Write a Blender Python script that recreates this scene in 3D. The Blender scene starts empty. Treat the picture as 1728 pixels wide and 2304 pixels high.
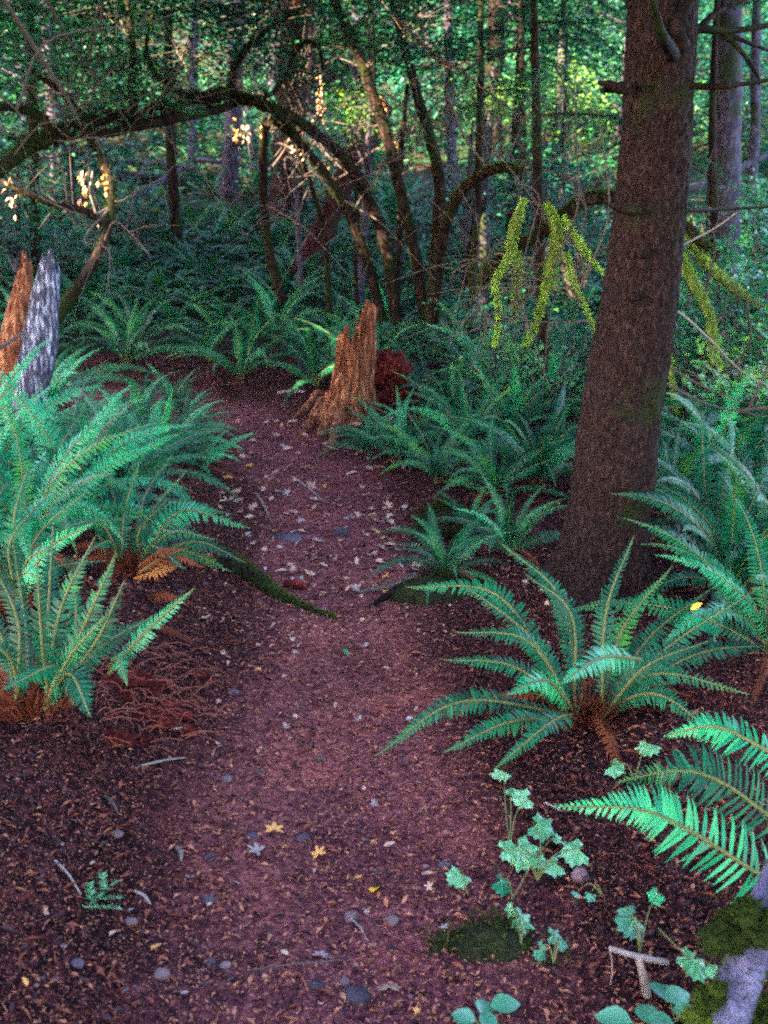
import bpy, math, random
import numpy as np
from mathutils import Matrix, Vector

SC = bpy.context.scene
COL = SC.collection
R = math.radians
random.seed(7)
RNG = np.random.default_rng(11)

# ------------------------------------------------------------------ camera, world, sun, exposure
CAM_H, PITCH, FPX = 1.5, R(16.2), 2242.0          # FPX: focal length in photograph pixels (1728 x 2304)
cam_d = bpy.data.cameras.new('camera')
cam = bpy.data.objects.new('camera', cam_d)
COL.objects.link(cam)
cam.location = (0, 0, CAM_H)
cam.rotation_euler = (R(90) - PITCH, 0, 0)
cam_d.sensor_fit = 'VERTICAL'
cam_d.sensor_height = 36.0
cam_d.lens = 36.0 * FPX / 2304.0
cam_d.clip_start = 0.05
cam_d.clip_end = 400
cam_d.dof.use_dof = True
cam_d.dof.focus_distance = 3.3
cam_d.dof.aperture_fstop = 4.0
SC.camera = cam

SUN_EL, SUN_AZ = R(31), R(232)                      # azimuth clockwise from +Y
SDIR = np.array([math.cos(SUN_EL) * math.sin(SUN_AZ), math.cos(SUN_EL) * math.cos(SUN_AZ), math.sin(SUN_EL)])
world = bpy.data.worlds.new('World')
SC.world = world
world.use_nodes = True
nt = world.node_tree
sky = nt.nodes.new('ShaderNodeTexSky')
sky.sky_type = 'NISHITA'
sky.sun_disc = False
sky.sun_elevation = SUN_EL
sky.sun_rotation = SUN_AZ
bg = nt.nodes['Background']
bg.inputs['Strength'].default_value = 0.15
nt.links.new(sky.outputs[0], bg.inputs[0])
sun_d = bpy.data.lights.new('sun', 'SUN')
sun_d.energy = 5.0
sun_d.angle = R(0.5)
sun_d.color = (1.0, 0.80, 0.50)
sun = bpy.data.objects.new('sun', sun_d)
COL.objects.link(sun)
sun.rotation_euler = Vector(SDIR).to_track_quat('Z', 'Y').to_euler()
sun.location = (-20, -15, 25)
SC.view_settings.view_transform = 'Standard'
SC.view_settings.look = 'None'
SC.view_settings.gamma = 1
SC.view_settings.use_curve_mapping = False
SC.view_settings.exposure = 4.9
SC.cycles.max_bounces = 6
SC.cycles.diffuse_bounces = 2
SC.cycles.sample_clamp_indirect = 0.2
SC.cycles.transparent_max_bounces = 4
SC.cycles.caustics_reflective = False
SC.cycles.caustics_refractive = False
SC.cycles.use_denoising = False
SC.cycles.filter_width = 2.1

# ------------------------------------------------------------------ numeric helpers
def hash3(i, j, k, seed):
    n = (i * 374761393 + j * 668265263 + k * 2147483647 + seed * 1274126177) & 0x7fffffff
    n = ((n ^ (n >> 13)) * 1274126177) & 0x7fffffff
    n = ((n ^ (n >> 11)) * 668265263) & 0x7fffffff
    return ((n ^ (n >> 16)) & 0xffff) / 65535.0

def vnoise(P, seed=0):
    P = np.asarray(P, float)
    F = np.floor(P).astype(np.int64)
    f = P - F
    u = f * f * (3 - 2 * f)
    out = 0
    for a in (0, 1):
        for b in (0, 1):
            for c in (0, 1):
                w = (u[..., 0] if a else 1 - u[..., 0]) * (u[..., 1] if b else 1 - u[..., 1]) * (u[..., 2] if c else 1 - u[..., 2])
                out = out + w * hash3(F[..., 0] + a, F[..., 1] + b, F[..., 2] + c, seed)
    return out * 2 - 1

def fbm(P, oct=4, seed=0):
    s, a, t = 0, 1.0, 0
    P = np.asarray(P, float)
    for o in range(oct):
        s = s + a * vnoise(P * 2 ** o + o * 17.3, seed + o)
        t += a
        a *= 0.5
    return s / t

def sstep(a, b, x):
    t = np.clip((x - a) / (b - a), 0, 1)
    return t * t * (3 - 2 * t)

def nrm(v):
    v = np.asarray(v, float)
    return v / np.maximum(np.linalg.norm(v, axis=-1, keepdims=True), 1e-9)

TRAIL = np.array([(-.02, -3), (-.03, 1.6), (-.16, 3), (-.18, 4.3), (-.26, 5.2), (-.72, 7), (-1.15, 8.0), (-1.9, 8.7), (-3.4, 9.0), (-9, 9.2)])
def trail_d(x, y):
    """signed-ish distance to the trail's centre line (abs) and side (-1 left, +1 right)"""
    d = np.full(np.shape(x), 1e9)
    s = np.zeros(np.shape(x))
    for (ax, ay), (bx, by) in zip(TRAIL[:-1], TRAIL[1:]):
        ex, ey = bx - ax, by - ay
        t = np.clip(((x - ax) * ex + (y - ay) * ey) / (ex * ex + ey * ey), 0, 1)
        px, py = x - ax - t * ex, y - ay - t * ey
        q = np.hypot(px, py)
        m = q < d
        d = np.where(m, q, d)
        s = np.where(m, np.sign(ex * py - ey * px), s)
    return d, -s

def ground(x, y, fine=True):
    x = np.asarray(x, float); y = np.asarray(y, float)
    d, s = trail_d(x, y)
    off = sstep(0.36, 0.95, d)
    near = 1 - sstep(5.5, 8.5, y)
    bank = np.where(s < 0, 0.17 * near + 0.05, 0.08)
    z = off * bank - 0.03 * (1 - sstep(0, .5, d))
    t = np.clip(y - 8.8, 0, 60)
    z = z + 0.05 * t + 0.0125 * np.minimum(t, 26) ** 2 + np.clip(t - 26, 0, 60) * 0.55
    z = z + 0.07 * np.clip(x - 1.6, 0, 12) * sstep(3.5, 9, y) + 0.02 * np.clip(-x - 2, 0, 10) * sstep(3, 9, y)
    P = np.stack([x, y, np.zeros_like(x)], -1)
    z = z + (0.012 + 0.05 * off) * fbm(P * 1.7, 3, 5)
    if fine:
        z = z + (0.007 + 0.012 * off) * fbm(P * 12, 4, 9)
    return z

K = 1728 / 1659.0     # pixel coordinates below were read from the photograph shown 1659 wide
def ray(dx, dy):
    cx, cy = (dx * K - 864) / FPX, (1152 - dy * K) / FPX
    c, s = math.cos(PITCH), math.sin(PITCH)
    return nrm(np.array([cx, c + cy * s, -s + cy * c]))

def P(dx, dy, Y):
    """the point at depth Y (metres ahead of the camera) along a view direction"""
    r = ray(dx, dy)
    return np.array([0, 0, CAM_H]) + r * (Y / r[1])

def G(dx, dy):
    """where a view direction meets the ground"""
    r = ray(dx, dy)
    t = np.linspace(0.8, 60, 6000)
    p = np.array([0, 0, CAM_H]) + r * t[:, None]
    m = np.where(p[:, 2] < ground(p[:, 0], p[:, 1], False))[0]
    q = p[m[0]] if len(m) else p[-1]
    q[2] = float(ground(q[0], q[1]))
    return q

def gz(x, y):
    return float(ground(np.array(x), np.array(y)))

def in_view(p, m=0.0):
    """is a world point inside the picture (with a margin m as a share of the frame)?"""
    c, s = math.cos(PITCH), math.sin(PITCH)
    x, y, z = p[0], p[1], p[2] - CAM_H
    d = y * c - z * s
    if d <= .1: return False
    u, v = x / d * FPX / 864, (z * c + y * s) / d * FPX / 1152
    return abs(u) < 1 + m and abs(v) < 1 + m

# ------------------------------------------------------------------ mesh helpers
class MB:
    def __init__(s): s.V, s.F, s.M, s.n = [], [], [], 0
    def add(s, V, F, m=0):
        V = np.asarray(V, float).reshape(-1, 3); F = np.asarray(F, np.int64)
        if len(F) == 0: return
        s.V.append(V); s.F.append(F + s.n); s.M.append(np.full(len(F), m)); s.n += len(V)
    def arrays(s): return np.concatenate(s.V), s.F, s.M
    def mesh(s, name, mats, smooth=True, org=(0, 0, 0)):
        me = bpy.data.meshes.new(name)
        V = np.concatenate(s.V) - np.asarray(org, float)
        sizes = np.concatenate([np.full(len(f), f.shape[1]) for f in s.F])
        loops = np.concatenate([f.ravel() for f in s.F])
        me.vertices.add(len(V)); me.vertices.foreach_set('co', V.astype(np.float32).ravel())
        me.loops.add(len(loops)); me.loops.foreach_set('vertex_index', loops.astype(np.int32))
        me.polygons.add(len(sizes))
        me.polygons.foreach_set('loop_start', np.concatenate([[0], np.cumsum(sizes)[:-1]]).astype(np.int32))
        me.polygons.foreach_set('loop_total', sizes.astype(np.int32))
        me.polygons.foreach_set('material_index', np.concatenate(s.M).astype(np.int32))
        me.polygons.foreach_set('use_smooth', np.full(len(sizes), smooth))
        for m in (mats if isinstance(mats, (list, tuple)) else [mats]): me.materials.append(m)
        me.update(calc_edges=True)
        return me

ORG = {}
def put(name, me, parent=None, loc=(0, 0, 0)):
    o = bpy.data.objects.new(name, me)
    COL.objects.link(o)
    o.location = loc
    if parent is not None: o.parent = parent
    ORG[o.name] = np.asarray(loc, float) + (ORG[parent.name] if parent is not None else 0)
    return o
def tag(o, label=None, cat=None, group=None, kind=None):
    if label: o['label'] = label
    if cat: o['category'] = cat
    if group: o['group'] = group
    if kind: o['kind'] = kind
    return o
def thing(name, label, cat, loc, group=None):
    return tag(put(name, None, None, loc), label, cat, group)
def part(name, mb, mats, parent=None, smooth=True, kind=None, label=None):
    org = ORG[parent.name] if parent is not None else (0, 0, 0)
    o = put(name, mb.mesh(name, mats, smooth, org), parent)
    return tag(o, label, None, None, kind)
def single(name, mb, mats, label, cat, group=None, smooth=True, loc=None):
    """a thing that is one mesh, its origin at its base"""
    V = np.concatenate(mb.V)
    if loc is None: loc = (V[:, 0].mean(), V[:, 1].mean(), V[:, 2].min())
    return tag(put(name, mb.mesh(name, mats, smooth, loc), None, loc), label, cat, group)

def catmull(pts, n):
    pts = np.asarray(pts, float)
    if len(pts) < 3:
        t = np.linspace(0, 1, n)[:, None]
        return pts[0] * (1 - t) + pts[-1] * t
    Q = np.vstack([2 * pts[0] - pts[1], pts, 2 * pts[-1] - pts[-2]])
    u = np.linspace(0, len(pts) - 1, n)
    i = np.minimum(u.astype(int), len(pts) - 2)
    t = (u - i)[:, None]
    a, b, c, d = Q[i], Q[i + 1], Q[i + 2], Q[i + 3]
    return .5 * ((2 * b) + (-a + c) * t + (2 * a - 5 * b + 4 * c - d) * t ** 2 + (-a + 3 * b - 3 * c + d) * t ** 3)

def frames(C):
    T = nrm(np.gradient(C, axis=0))
    N = np.zeros_like(T)
    n = np.cross(T[0], [0.31, 0.9, 0.2]); n = n / np.linalg.norm(n)
    for i in range(len(T)):
        n = n - T[i] * np.dot(n, T[i]); n = n / np.linalg.norm(n)
        N[i] = n
    return T, N, np.cross(T, N)

def tube(mb, pts, rad, seg=8, n=None, m=0, rough=0.0, fr=6.0, seed=0, cap=True):
    """a tapered, slightly uneven round limb through pts"""
    C = catmull(pts, n or max(4, len(pts) * 4))
    r = np.interp(np.linspace(0, 1, len(C)), np.linspace(0, 1, len(np.atleast_1d(rad))), np.atleast_1d(rad))
    T, N, B = frames(C)
    a = np.arange(seg) / seg * 2 * math.pi
    D = N[:, None] * np.cos(a)[None, :, None] + B[:, None] * np.sin(a)[None, :, None]
    rr = np.repeat(r[:, None], seg, 1)
    if rough:
        Q = C[:, None] + D * .05
        rr = rr * (1 + rough * fbm(Q * fr, 3, seed))
    V = (C[:, None] + D * rr[..., None]).reshape(-1, 3)
    i, j = np.meshgrid(np.arange(len(C) - 1), np.arange(seg), indexing='ij')
    i, j = i.ravel(), j.ravel(); k = (j + 1) % seg
    F = np.stack([i * seg + j, i * seg + k, (i + 1) * seg + k, (i + 1) * seg + j], 1)
    mb.add(V, F, m)
    if cap:
        for e, c in ((0, C[0]), (len(C) - 1, C[-1])):
            ids = np.arange(seg)
            W = np.vstack([V[e * seg:(e + 1) * seg], c[None]])
            mb.add(W, np.stack([ids, (ids + 1) % seg, np.full(seg, seg)], 1), m)
    return C, r

def rand_dirs(n, rng=RNG):
    return nrm(rng.normal(size=(n, 3)))

def cards(mb, C, size, nrmls, aspect=0.6, m=0, rng=RNG, axis=None):
    """one folded leaf (two triangles and a bend) at each point C"""
    n = len(C)
    if n == 0: return
    nn = nrm(nrmls)
    ax = rand_dirs(n, rng) if axis is None else nrm(axis)
    ax = nrm(ax - nn * (ax * nn).sum(1, keepdims=True))
    sd = np.cross(nn, ax)
    L = (np.asarray(size) * np.ones(n))[:, None]
    W = L * aspect * .5
    up = nn * L * .12
    V = np.stack([C, C + ax * L * .45 + sd * W + up, C + ax * L - up * .6, C + ax * L * .45 - sd * W + up], 1).reshape(-1, 3)
    b = np.arange(n) * 4
    mb.add(V, np.concatenate([np.stack([b, b + 1, b + 2], 1), np.stack([b, b + 2, b + 3], 1)]), m)

def blades(mb, C, dirs, length, width, m=0, rng=RNG):
    """short pointed tufts standing on a surface (moss, needles)"""
    n = len(C)
    if n == 0: return
    sd = nrm(np.cross(dirs, rand_dirs(n, rng)))
    L = (np.asarray(length) * np.ones(n))[:, None]
    V = np.stack([C - sd * width * .5, C + sd * width * .5, C + dirs * L], 1).reshape(-1, 3)
    mb.add(V, np.arange(3 * n).reshape(n, 3), m)

# ------------------------------------------------------------------ materials
def mat(name):
    m = bpy.data.materials.new(name); m.use_nodes = True
    return m, m.node_tree.nodes, m.node_tree.links, m.node_tree.nodes['Principled BSDF']
def node(ns, t, **kw):
    n = ns.new(t)
    for k, v in kw.items():
        if k in n.inputs.keys(): n.inputs[k].default_value = v
        else: setattr(n, k, v)
    return n
def ramp(ns, stops):
    r = ns.new('ShaderNodeValToRGB')
    e = r.color_ramp.elements
    while len(e) < len(stops): e.new(.5)
    for k, (p, c) in zip(e, stops): k.position = p; k.color = (*c, 1)
    return r

def leaf_mat(name, cols, trans=.3, rough=.45, tint=None, scale=9.0, spec=.5):
    m, ns, ln, b = mat(name)
    oi = ns.new('ShaderNodeObjectInfo'); geo = ns.new('ShaderNodeNewGeometry')
    nz = node(ns, 'ShaderNodeTexNoise', Scale=scale, Detail=3.0)
    ln.new(geo.outputs['Position'], nz.inputs['Vector'])
    ad = node(ns, 'ShaderNodeMath', operation='MULTIPLY_ADD'); ad.inputs[1].default_value = .55
    ln.new(oi.outputs['Random'], ad.inputs[0])
    ms = node(ns, 'ShaderNodeMath', operation='MULTIPLY_ADD'); ms.inputs[1].default_value = .9; ms.inputs[2].default_value = -.22
    ln.new(nz.outputs['Fac'], ms.inputs[0]); ln.new(ms.outputs[0], ad.inputs[2])
    rp = ramp(ns, [(i / max(1, len(cols) - 1), c) for i, c in enumerate(cols)])
    ln.new(ad.outputs[0], rp.inputs[0])
    ln.new(rp.outputs[0], b.inputs['Base Color'])
    b.inputs['Roughness'].default_value = rough
    b.inputs['Specular IOR Level'].default_value = spec
    if trans:
        tr = ns.new('ShaderNodeBsdfTranslucent')
        hs = node(ns, 'ShaderNodeHueSaturation', Value=1.5, Saturation=1.1, Hue=.485)
        ln.new(rp.outputs[0], hs.inputs['Color']); ln.new(hs.outputs[0], tr.inputs[0])
        mx = node(ns, 'ShaderNodeMixShader', Fac=trans)
        ln.new(b.outputs[0], mx.inputs[1]); ln.new(tr.outputs[0], mx.inputs[2])
        ln.new(mx.outputs[0], ns['Material Output'].inputs[0])
    return m

def bark_mat(name, cols, scale=(22, 22, 5), bump=.5, rough=.85, moss=None, moss_at=.62, moss_scale=3.0):
    m, ns, ln, b = mat(name)
    geo = ns.new('ShaderNodeNewGeometry')
    mp = ns.new('ShaderNodeMapping'); mp.inputs['Scale'].default_value = scale
    ln.new(geo.outputs['Position'], mp.inputs[0])
    nz = node(ns, 'ShaderNodeTexNoise', Scale=1.0, Detail=7.0, Roughness=.65)
    ln.new(mp.outputs[0], nz.inputs['Vector'])
    rp = ramp(ns, [(.25 + .5 * i / max(1, len(cols) - 1), c) for i, c in enumerate(cols)])
    ln.new(nz.outputs['Fac'], rp.inputs[0])
    out = rp.outputs[0]
    if moss:
        n2 = node(ns, 'ShaderNodeTexNoise', Scale=moss_scale, Detail=5.0, Roughness=.6)
        ln.new(geo.outputs['Position'], n2.inputs['Vector'])
        r2 = ramp(ns, [(moss_at - .06, (0, 0, 0)), (moss_at + .06, (1, 1, 1))])
        ln.new(n2.outputs['Fac'], r2.inputs[0])
        mx = node(ns, 'ShaderNodeMix', data_type='RGBA')
        ln.new(r2.outputs[0], mx.inputs[0]); ln.new(out, mx.inputs[6]); mx.inputs[7].default_value = (*moss, 1)
        out = mx.outputs[2]
    ln.new(out, b.inputs['Base Color'])
    b.inputs['Roughness'].default_value = rough
    b.inputs['Specular IOR Level'].default_value = .06
    bp = node(ns, 'ShaderNodeBump', Strength=bump, Distance=.02)
    ln.new(nz.outputs['Fac'], bp.inputs['Height']); ln.new(bp.outputs[0], b.inputs['Normal'])
    return m

def plain_mat(name, cols, scale=20.0, rough=.8, bump=.2, spec=.12):
    m, ns, ln, b = mat(name)
    oi = ns.new('ShaderNodeObjectInfo'); geo = ns.new('ShaderNodeNewGeometry')
    nz = node(ns, 'ShaderNodeTexNoise', Scale=scale, Detail=5.0)
    ln.new(geo.outputs['Position'], nz.inputs['Vector'])
    ad = node(ns, 'ShaderNodeMath', operation='MULTIPLY_ADD'); ad.inputs[1].default_value = .45
    ms = node(ns, 'ShaderNodeMath', operation='MULTIPLY_ADD'); ms.inputs[1].default_value = 1.1; ms.inputs[2].default_value = -.3
    ln.new(nz.outputs['Fac'], ms.inputs[0]); ln.new(oi.outputs['Random'], ad.inputs[0]); ln.new(ms.outputs[0], ad.inputs[2])
    rp = ramp(ns, [(i / max(1, len(cols) - 1), c) for i, c in enumerate(cols)])
    ln.new(ad.outputs[0], rp.inputs[0]); ln.new(rp.outputs[0], b.inputs['Base Color'])
    b.inputs['Roughness'].default_value = rough; b.inputs['Specular IOR Level'].default_value = spec
    bp = node(ns, 'ShaderNodeBump', Strength=bump, Distance=.01)
    ln.new(nz.outputs['Fac'], bp.inputs['Height']); ln.new(bp.outputs[0], b.inputs['Normal'])
    return m

M = {}
M['fern'] = leaf_mat('fern_green', [(.0006, .013, .007), (.0015, .038, .019), (.004, .085, .034), (.035, .14, .014)], .20, .45, spec=.16)
M['fern_fresh'] = leaf_mat('fern_fresh', [(.002, .075, .034), (.007, .18, .075), (.03, .29, .09)], .3, .42, spec=.3)
M['fern_stem'] = plain_mat('fern_stem', [(.05, .06, .018), (.10, .08, .03)], 30, .6)
M['fern_dead'] = leaf_mat('fern_dead', [(.045, .009, .005), (.15, .035, .014)], .12, .85, spec=.1)
M['fern_gold'] = leaf_mat('fern_gold', [(.16, .035, .008), (.38, .15, .03)], .25, .7, spec=.2)
M['leaf_a'] = leaf_mat('leaf_green', [(.006, .035, .016), (.020, .085, .034), (.06, .18, .045)], .35, .42, scale=1.3, spec=.35)
M['leaf_b'] = leaf_mat('leaf_teal', [(.001, .020, .014), (.005, .058, .036), (.018, .12, .065)], .25, .42, scale=1.3, spec=.3)
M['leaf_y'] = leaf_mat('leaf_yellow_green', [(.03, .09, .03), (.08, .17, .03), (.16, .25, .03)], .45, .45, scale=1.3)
M['seedling'] = leaf_mat('seedling_leaf', [(.015, .09, .035), (.07, .22, .09), (.24, .42, .22)], .25, .32, scale=70, spec=.6)
M['herb'] = leaf_mat('herb_leaf', [(.03, .12, .07), (.05, .17, .09)], .25, .35, scale=20)
M['needle'] = leaf_mat('needle_green', [(.003, .030, .019), (.008, .065, .036), (.02, .12, .05)], .2, .5, scale=2, spec=.3)
M['moss'] = leaf_mat('moss_green', [(.006, .009, .003), (.016, .023, .004), (.045, .062, .008)], .15, .9, scale=9, spec=.05)
M['moss_bright'] = leaf_mat('moss_bright', [(.04, .08, .012), (.14, .24, .032), (.26, .40, .075)], .25, .85, scale=16, spec=.1)
M['bark'] = bark_mat('bark_brown', [(.003, .0015, .0016), (.012, .0055, .0053), (.046, .024, .022)], (80, 80, 34), 1.0, moss=(.011, .014, .005), moss_at=.60)
M['bark_dark'] = bark_mat('bark_dark', [(.0012, .0006, .0007), (.006, .003, .003), (.035, .019, .016)], (24, 24, 8), .9, moss=(.008, .011, .003), moss_at=.56)
M['bark_grey'] = bark_mat('bark_grey', [(.008, .005, .009), (.028, .021, .034), (.07, .057, .085)], (20, 20, 9), .7, moss=(.012, .016, .007), moss_at=.58)
M['bark_pale'] = bark_mat('bark_pale', [(.012, .010, .02), (.045, .038, .075), (.10, .09, .16)], (22, 22, 14), .6, moss=(.022, .03, .008), moss_at=.54, moss_scale=14)
M['twig'] = plain_mat('twig_grey', [(.016, .011, .010), (.085, .062, .058)], 30, .85)
M['twig_pale'] = plain_mat('twig_pale', [(.08, .055, .05), (.22, .16, .15)], 30, .85)
M['red_wood'] = bark_mat('rotten_red_wood', [(.006, .0015, .0015), (.10, .030, .016), (.40, .17, .085)], (40, 40, 5), 1.0)
M['red_rot'] = bark_mat('red_rot', [(.006, .001, .0015), (.05, .006, .006), (.22, .032, .02)], (36, 36, 36), 1.0)
M['lichen'] = bark_mat('lichen_wood', [(.003, .002, .004), (.040, .036, .06), (.42, .42, .54)], (60, 60, 10), 1.0)
M['bark_red'] = bark_mat('bark_reddish', [(.006, .002, .003), (.018, .005, .007), (.04, .013, .014)], (26, 26, 10), .9, moss=(.01, .01, .004), moss_at=.6)
M['leaf_sh'] = leaf_mat('shrub_leaf', [(.003, .035, .018), (.012, .095, .045), (.05, .19, .06), (.14, .26, .04)], .35, .38, scale=2, spec=.35)
M['vein'] = plain_mat('leaf_vein', [(.09, .24, .10), (.16, .34, .15)], 20, .5, 0)
M['leaf_dim'] = leaf_mat('leaf_dark', [(.001, .014, .009), (.004, .038, .022), (.012, .075, .035)], .15, .5, scale=1.3, spec=.15)
M['moss_bark'] = bark_mat('mossy_bark', [(.012, .012, .006), (.05, .075, .014), (.15, .19, .07)], (30, 30, 16), 1.0)
M['moss_dark'] = bark_mat('mossy_soil', [(.006, .005, .003), (.014, .014, .006), (.03, .033, .010)], (40, 40, 40), 1.0)
M['rock'] = plain_mat('stone_grey', [(.018, .012, .018), (.07, .045, .062)], 14, .9, .3)
M['pebble'] = plain_mat('pebble_pale', [(.04, .022, .028), (.15, .085, .09)], 25, .85, .15)
M['chip_tan'] = plain_mat('chip_tan', [(.15, .042, .026), (.40, .15, .085)], 40, .85, 0)
M['chip_rust'] = plain_mat('chip_rust', [(.075, .016, .014), (.19, .05, .03)], 40, .85, 0)
M['chip_dark'] = plain_mat('chip_dark', [(.02, .008, .011), (.06, .024, .028)], 40, .85, 0)
M['leaf_tan'] = leaf_mat('fallen_tan', [(.24, .11, .075), (.46, .27, .20)], .15, .7, spec=.2)
M['leaf_grey'] = leaf_mat('fallen_grey', [(.18, .11, .11), (.33, .24, .23)], .1, .7, spec=.2)
M['leaf_orange'] = leaf_mat('fallen_orange', [(.42, .15, .03), (.55, .24, .06)], .2, .6)
M['leaf_gold'] = leaf_mat('fallen_yellow', [(.70, .32, .01), (.80, .45, .02)], .2, .55)

def ground_mat():
    m, ns, ln, b = mat('forest_soil')
    geo = ns.new('ShaderNodeNewGeometry')
    at = ns.new('ShaderNodeAttribute'); at.attribute_name = 'worn'
    n1 = node(ns, 'ShaderNodeTexNoise', Scale=2.6, Detail=7.0, Roughness=.62); n2 = node(ns, 'ShaderNodeTexNoise', Scale=42.0, Detail=7.0, Roughness=.78)
    n3 = node(ns, 'ShaderNodeTexNoise', Scale=190.0, Detail=3.0)
    for n in (n1, n2, n3): ln.new(geo.outputs['Position'], n.inputs['Vector'])
    soil = ramp(ns, [(.37, (.0015, .0005, .001)), (.5, (.016, .0035, .006)), (.66, (.10, .024, .022))])
    worn = ramp(ns, [(.36, (.012, .002, .006)), (.5, (.110, .026, .038)), (.66, (.31, .09, .095))])
    rust = ramp(ns, [(.35, (.018, .004, .006)), (.5, (.165, .041, .042)), (.66, (.40, .125, .10))])
    ln.new(n2.outputs['Fac'], soil.inputs[0]); ln.new(n2.outputs['Fac'], worn.inputs[0]); ln.new(n2.outputs['Fac'], rust.inputs[0])
    a2 = ns.new('ShaderNodeAttribute'); a2.attribute_name = 'near_tint'
    mw = node(ns, 'ShaderNodeMix', data_type='RGBA'); ln.new(a2.outputs['Fac'], mw.inputs[0]); ln.new(worn.outputs[0], mw.inputs[6]); ln.new(rust.outputs[0], mw.inputs[7])
    mx = node(ns, 'ShaderNodeMix', data_type='RGBA')
    ln.new(at.outputs['Fac'], mx.inputs[0]); ln.new(soil.outputs[0], mx.inputs[6]); ln.new(mw.outputs[2], mx.inputs[7])
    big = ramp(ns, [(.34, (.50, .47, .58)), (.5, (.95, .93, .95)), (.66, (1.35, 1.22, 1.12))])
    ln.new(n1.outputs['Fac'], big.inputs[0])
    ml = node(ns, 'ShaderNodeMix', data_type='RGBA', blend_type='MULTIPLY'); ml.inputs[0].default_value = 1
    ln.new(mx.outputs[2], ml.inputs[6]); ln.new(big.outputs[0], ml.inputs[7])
    sp = ramp(ns, [(.60, (0, 0, 0)), (.66, (1, 1, 1))]); ln.new(n3.outputs['Fac'], sp.inputs[0])
    m3 = node(ns, 'ShaderNodeMix', data_type='RGBA'); ln.new(sp.outputs[0], m3.inputs[0])
    ln.new(ml.outputs[2], m3.inputs[6]); m3.inputs[7].default_value = (.26, .10, .065, 1)
    ln.new(m3.outputs[2], b.inputs['Base Color'])
    b.inputs['Roughness'].default_value = .9; b.inputs['Specular IOR Level'].default_value = .04
    bp = node(ns, 'ShaderNodeBump', Strength=1.0, Distance=.02)
    ln.new(n2.outputs['Fac'], bp.inputs['Height']); ln.new(bp.outputs[0], b.inputs['Normal'])
    return m
M['soil'] = ground_mat()
M['duff'] = bark_mat('hillside_duff', [(.004, .003, .003), (.018, .010, .008), (.05, .028, .018)], (30, 30, 30), .8, moss=(.012, .022, .008), moss_at=.50, moss_scale=1.5)

# ------------------------------------------------------------------ setting: forest floor, trail, far ground
def grid_ground(x0, x1, y0, y1, step, hole=None, trail=None, name='forest_floor'):
    xs = np.arange(x0, x1 + step * .5, step); ys = np.arange(y0, y1 + step * .5, step)
    X, Y = np.meshgrid(xs, ys)
    Z = ground(X, Y)
    if hole: Z = Z - .09 * ((X > -3.25) & (X < 3.25) & (Y > .75) & (Y < 10.45))
    nx = len(xs)
    i, j = np.meshgrid(np.arange(len(ys) - 1), np.arange(nx - 1), indexing='ij')
    i, j = i.ravel(), j.ravel()
    F = np.stack([i * nx + j, i * nx + j + 1, (i + 1) * nx + j + 1, (i + 1) * nx + j], 1)
    cx, cy = X[i, j] + step / 2, Y[i, j] + step / 2
    keep = np.ones(len(F), bool)
    if hole: keep &= ~((cx > hole[0]) & (cx < hole[1]) & (cy > hole[2]) & (cy < hole[3]))
    V = np.stack([X, Y, Z], -1).reshape(-1, 3)
    sets = [(name, keep)]
    d, s = trail_d(cx, cy)
    if trail:
        w = d + .12 * vnoise(np.stack([cx, cy, cx * 0], -1) * 2.3, 3) < .48
        sets = [(name, keep & ~w), ('trail', keep & w)]
    for nm, k in sets:
        f = F[k]
        u, inv = np.unique(f, return_inverse=True)
        mb = MB(); mb.add(V[u], inv.reshape(f.shape))
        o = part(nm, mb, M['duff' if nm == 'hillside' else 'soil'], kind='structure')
        d2, _ = trail_d(V[u, 0], V[u, 1])
        wn = (1 - sstep(.15, .52, d2 + .16 * fbm(V[u] * 2.1, 3, 3)))
        a = o.data.attributes.new('worn', 'FLOAT', 'POINT'); a.data.foreach_set('value', wn.astype(np.float32))
        nc = np.clip((1 - sstep(3.2, 5.4, V[u, 1])) * sstep(1.3, 2.4, V[u, 1]) * (.55 + .9 * fbm(V[u] * 1.9, 3, 13)), 0, 1)  # redder soil tone towards the near stretch, broken up by noise
        a = o.data.attributes.new('near_tint', 'FLOAT', 'POINT'); a.data.foreach_set('value', nc.astype(np.float32))
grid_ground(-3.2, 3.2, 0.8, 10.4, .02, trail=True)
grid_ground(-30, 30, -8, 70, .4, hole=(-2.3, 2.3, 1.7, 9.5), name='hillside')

# ------------------------------------------------------------------ sun flecks: gaps in the canopy where a sunbeam gets through
FLECKS = []
def fleck(dx, dy, Y, r=.10):
    p = P(dx, dy, Y); FLECKS.append((p, r)); return p
def gap_mask(C):
    k = np.ones(len(C), bool)
    for p, r in FLECKS:
        v = C - p
        t = v @ SDIR
        d = np.linalg.norm(v - t[:, None] * SDIR, axis=1)
        k &= ~((d < r * 1.1 + .06 + .012 * np.clip(t, 0, 40)) & (t > .25))
    return k

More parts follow.
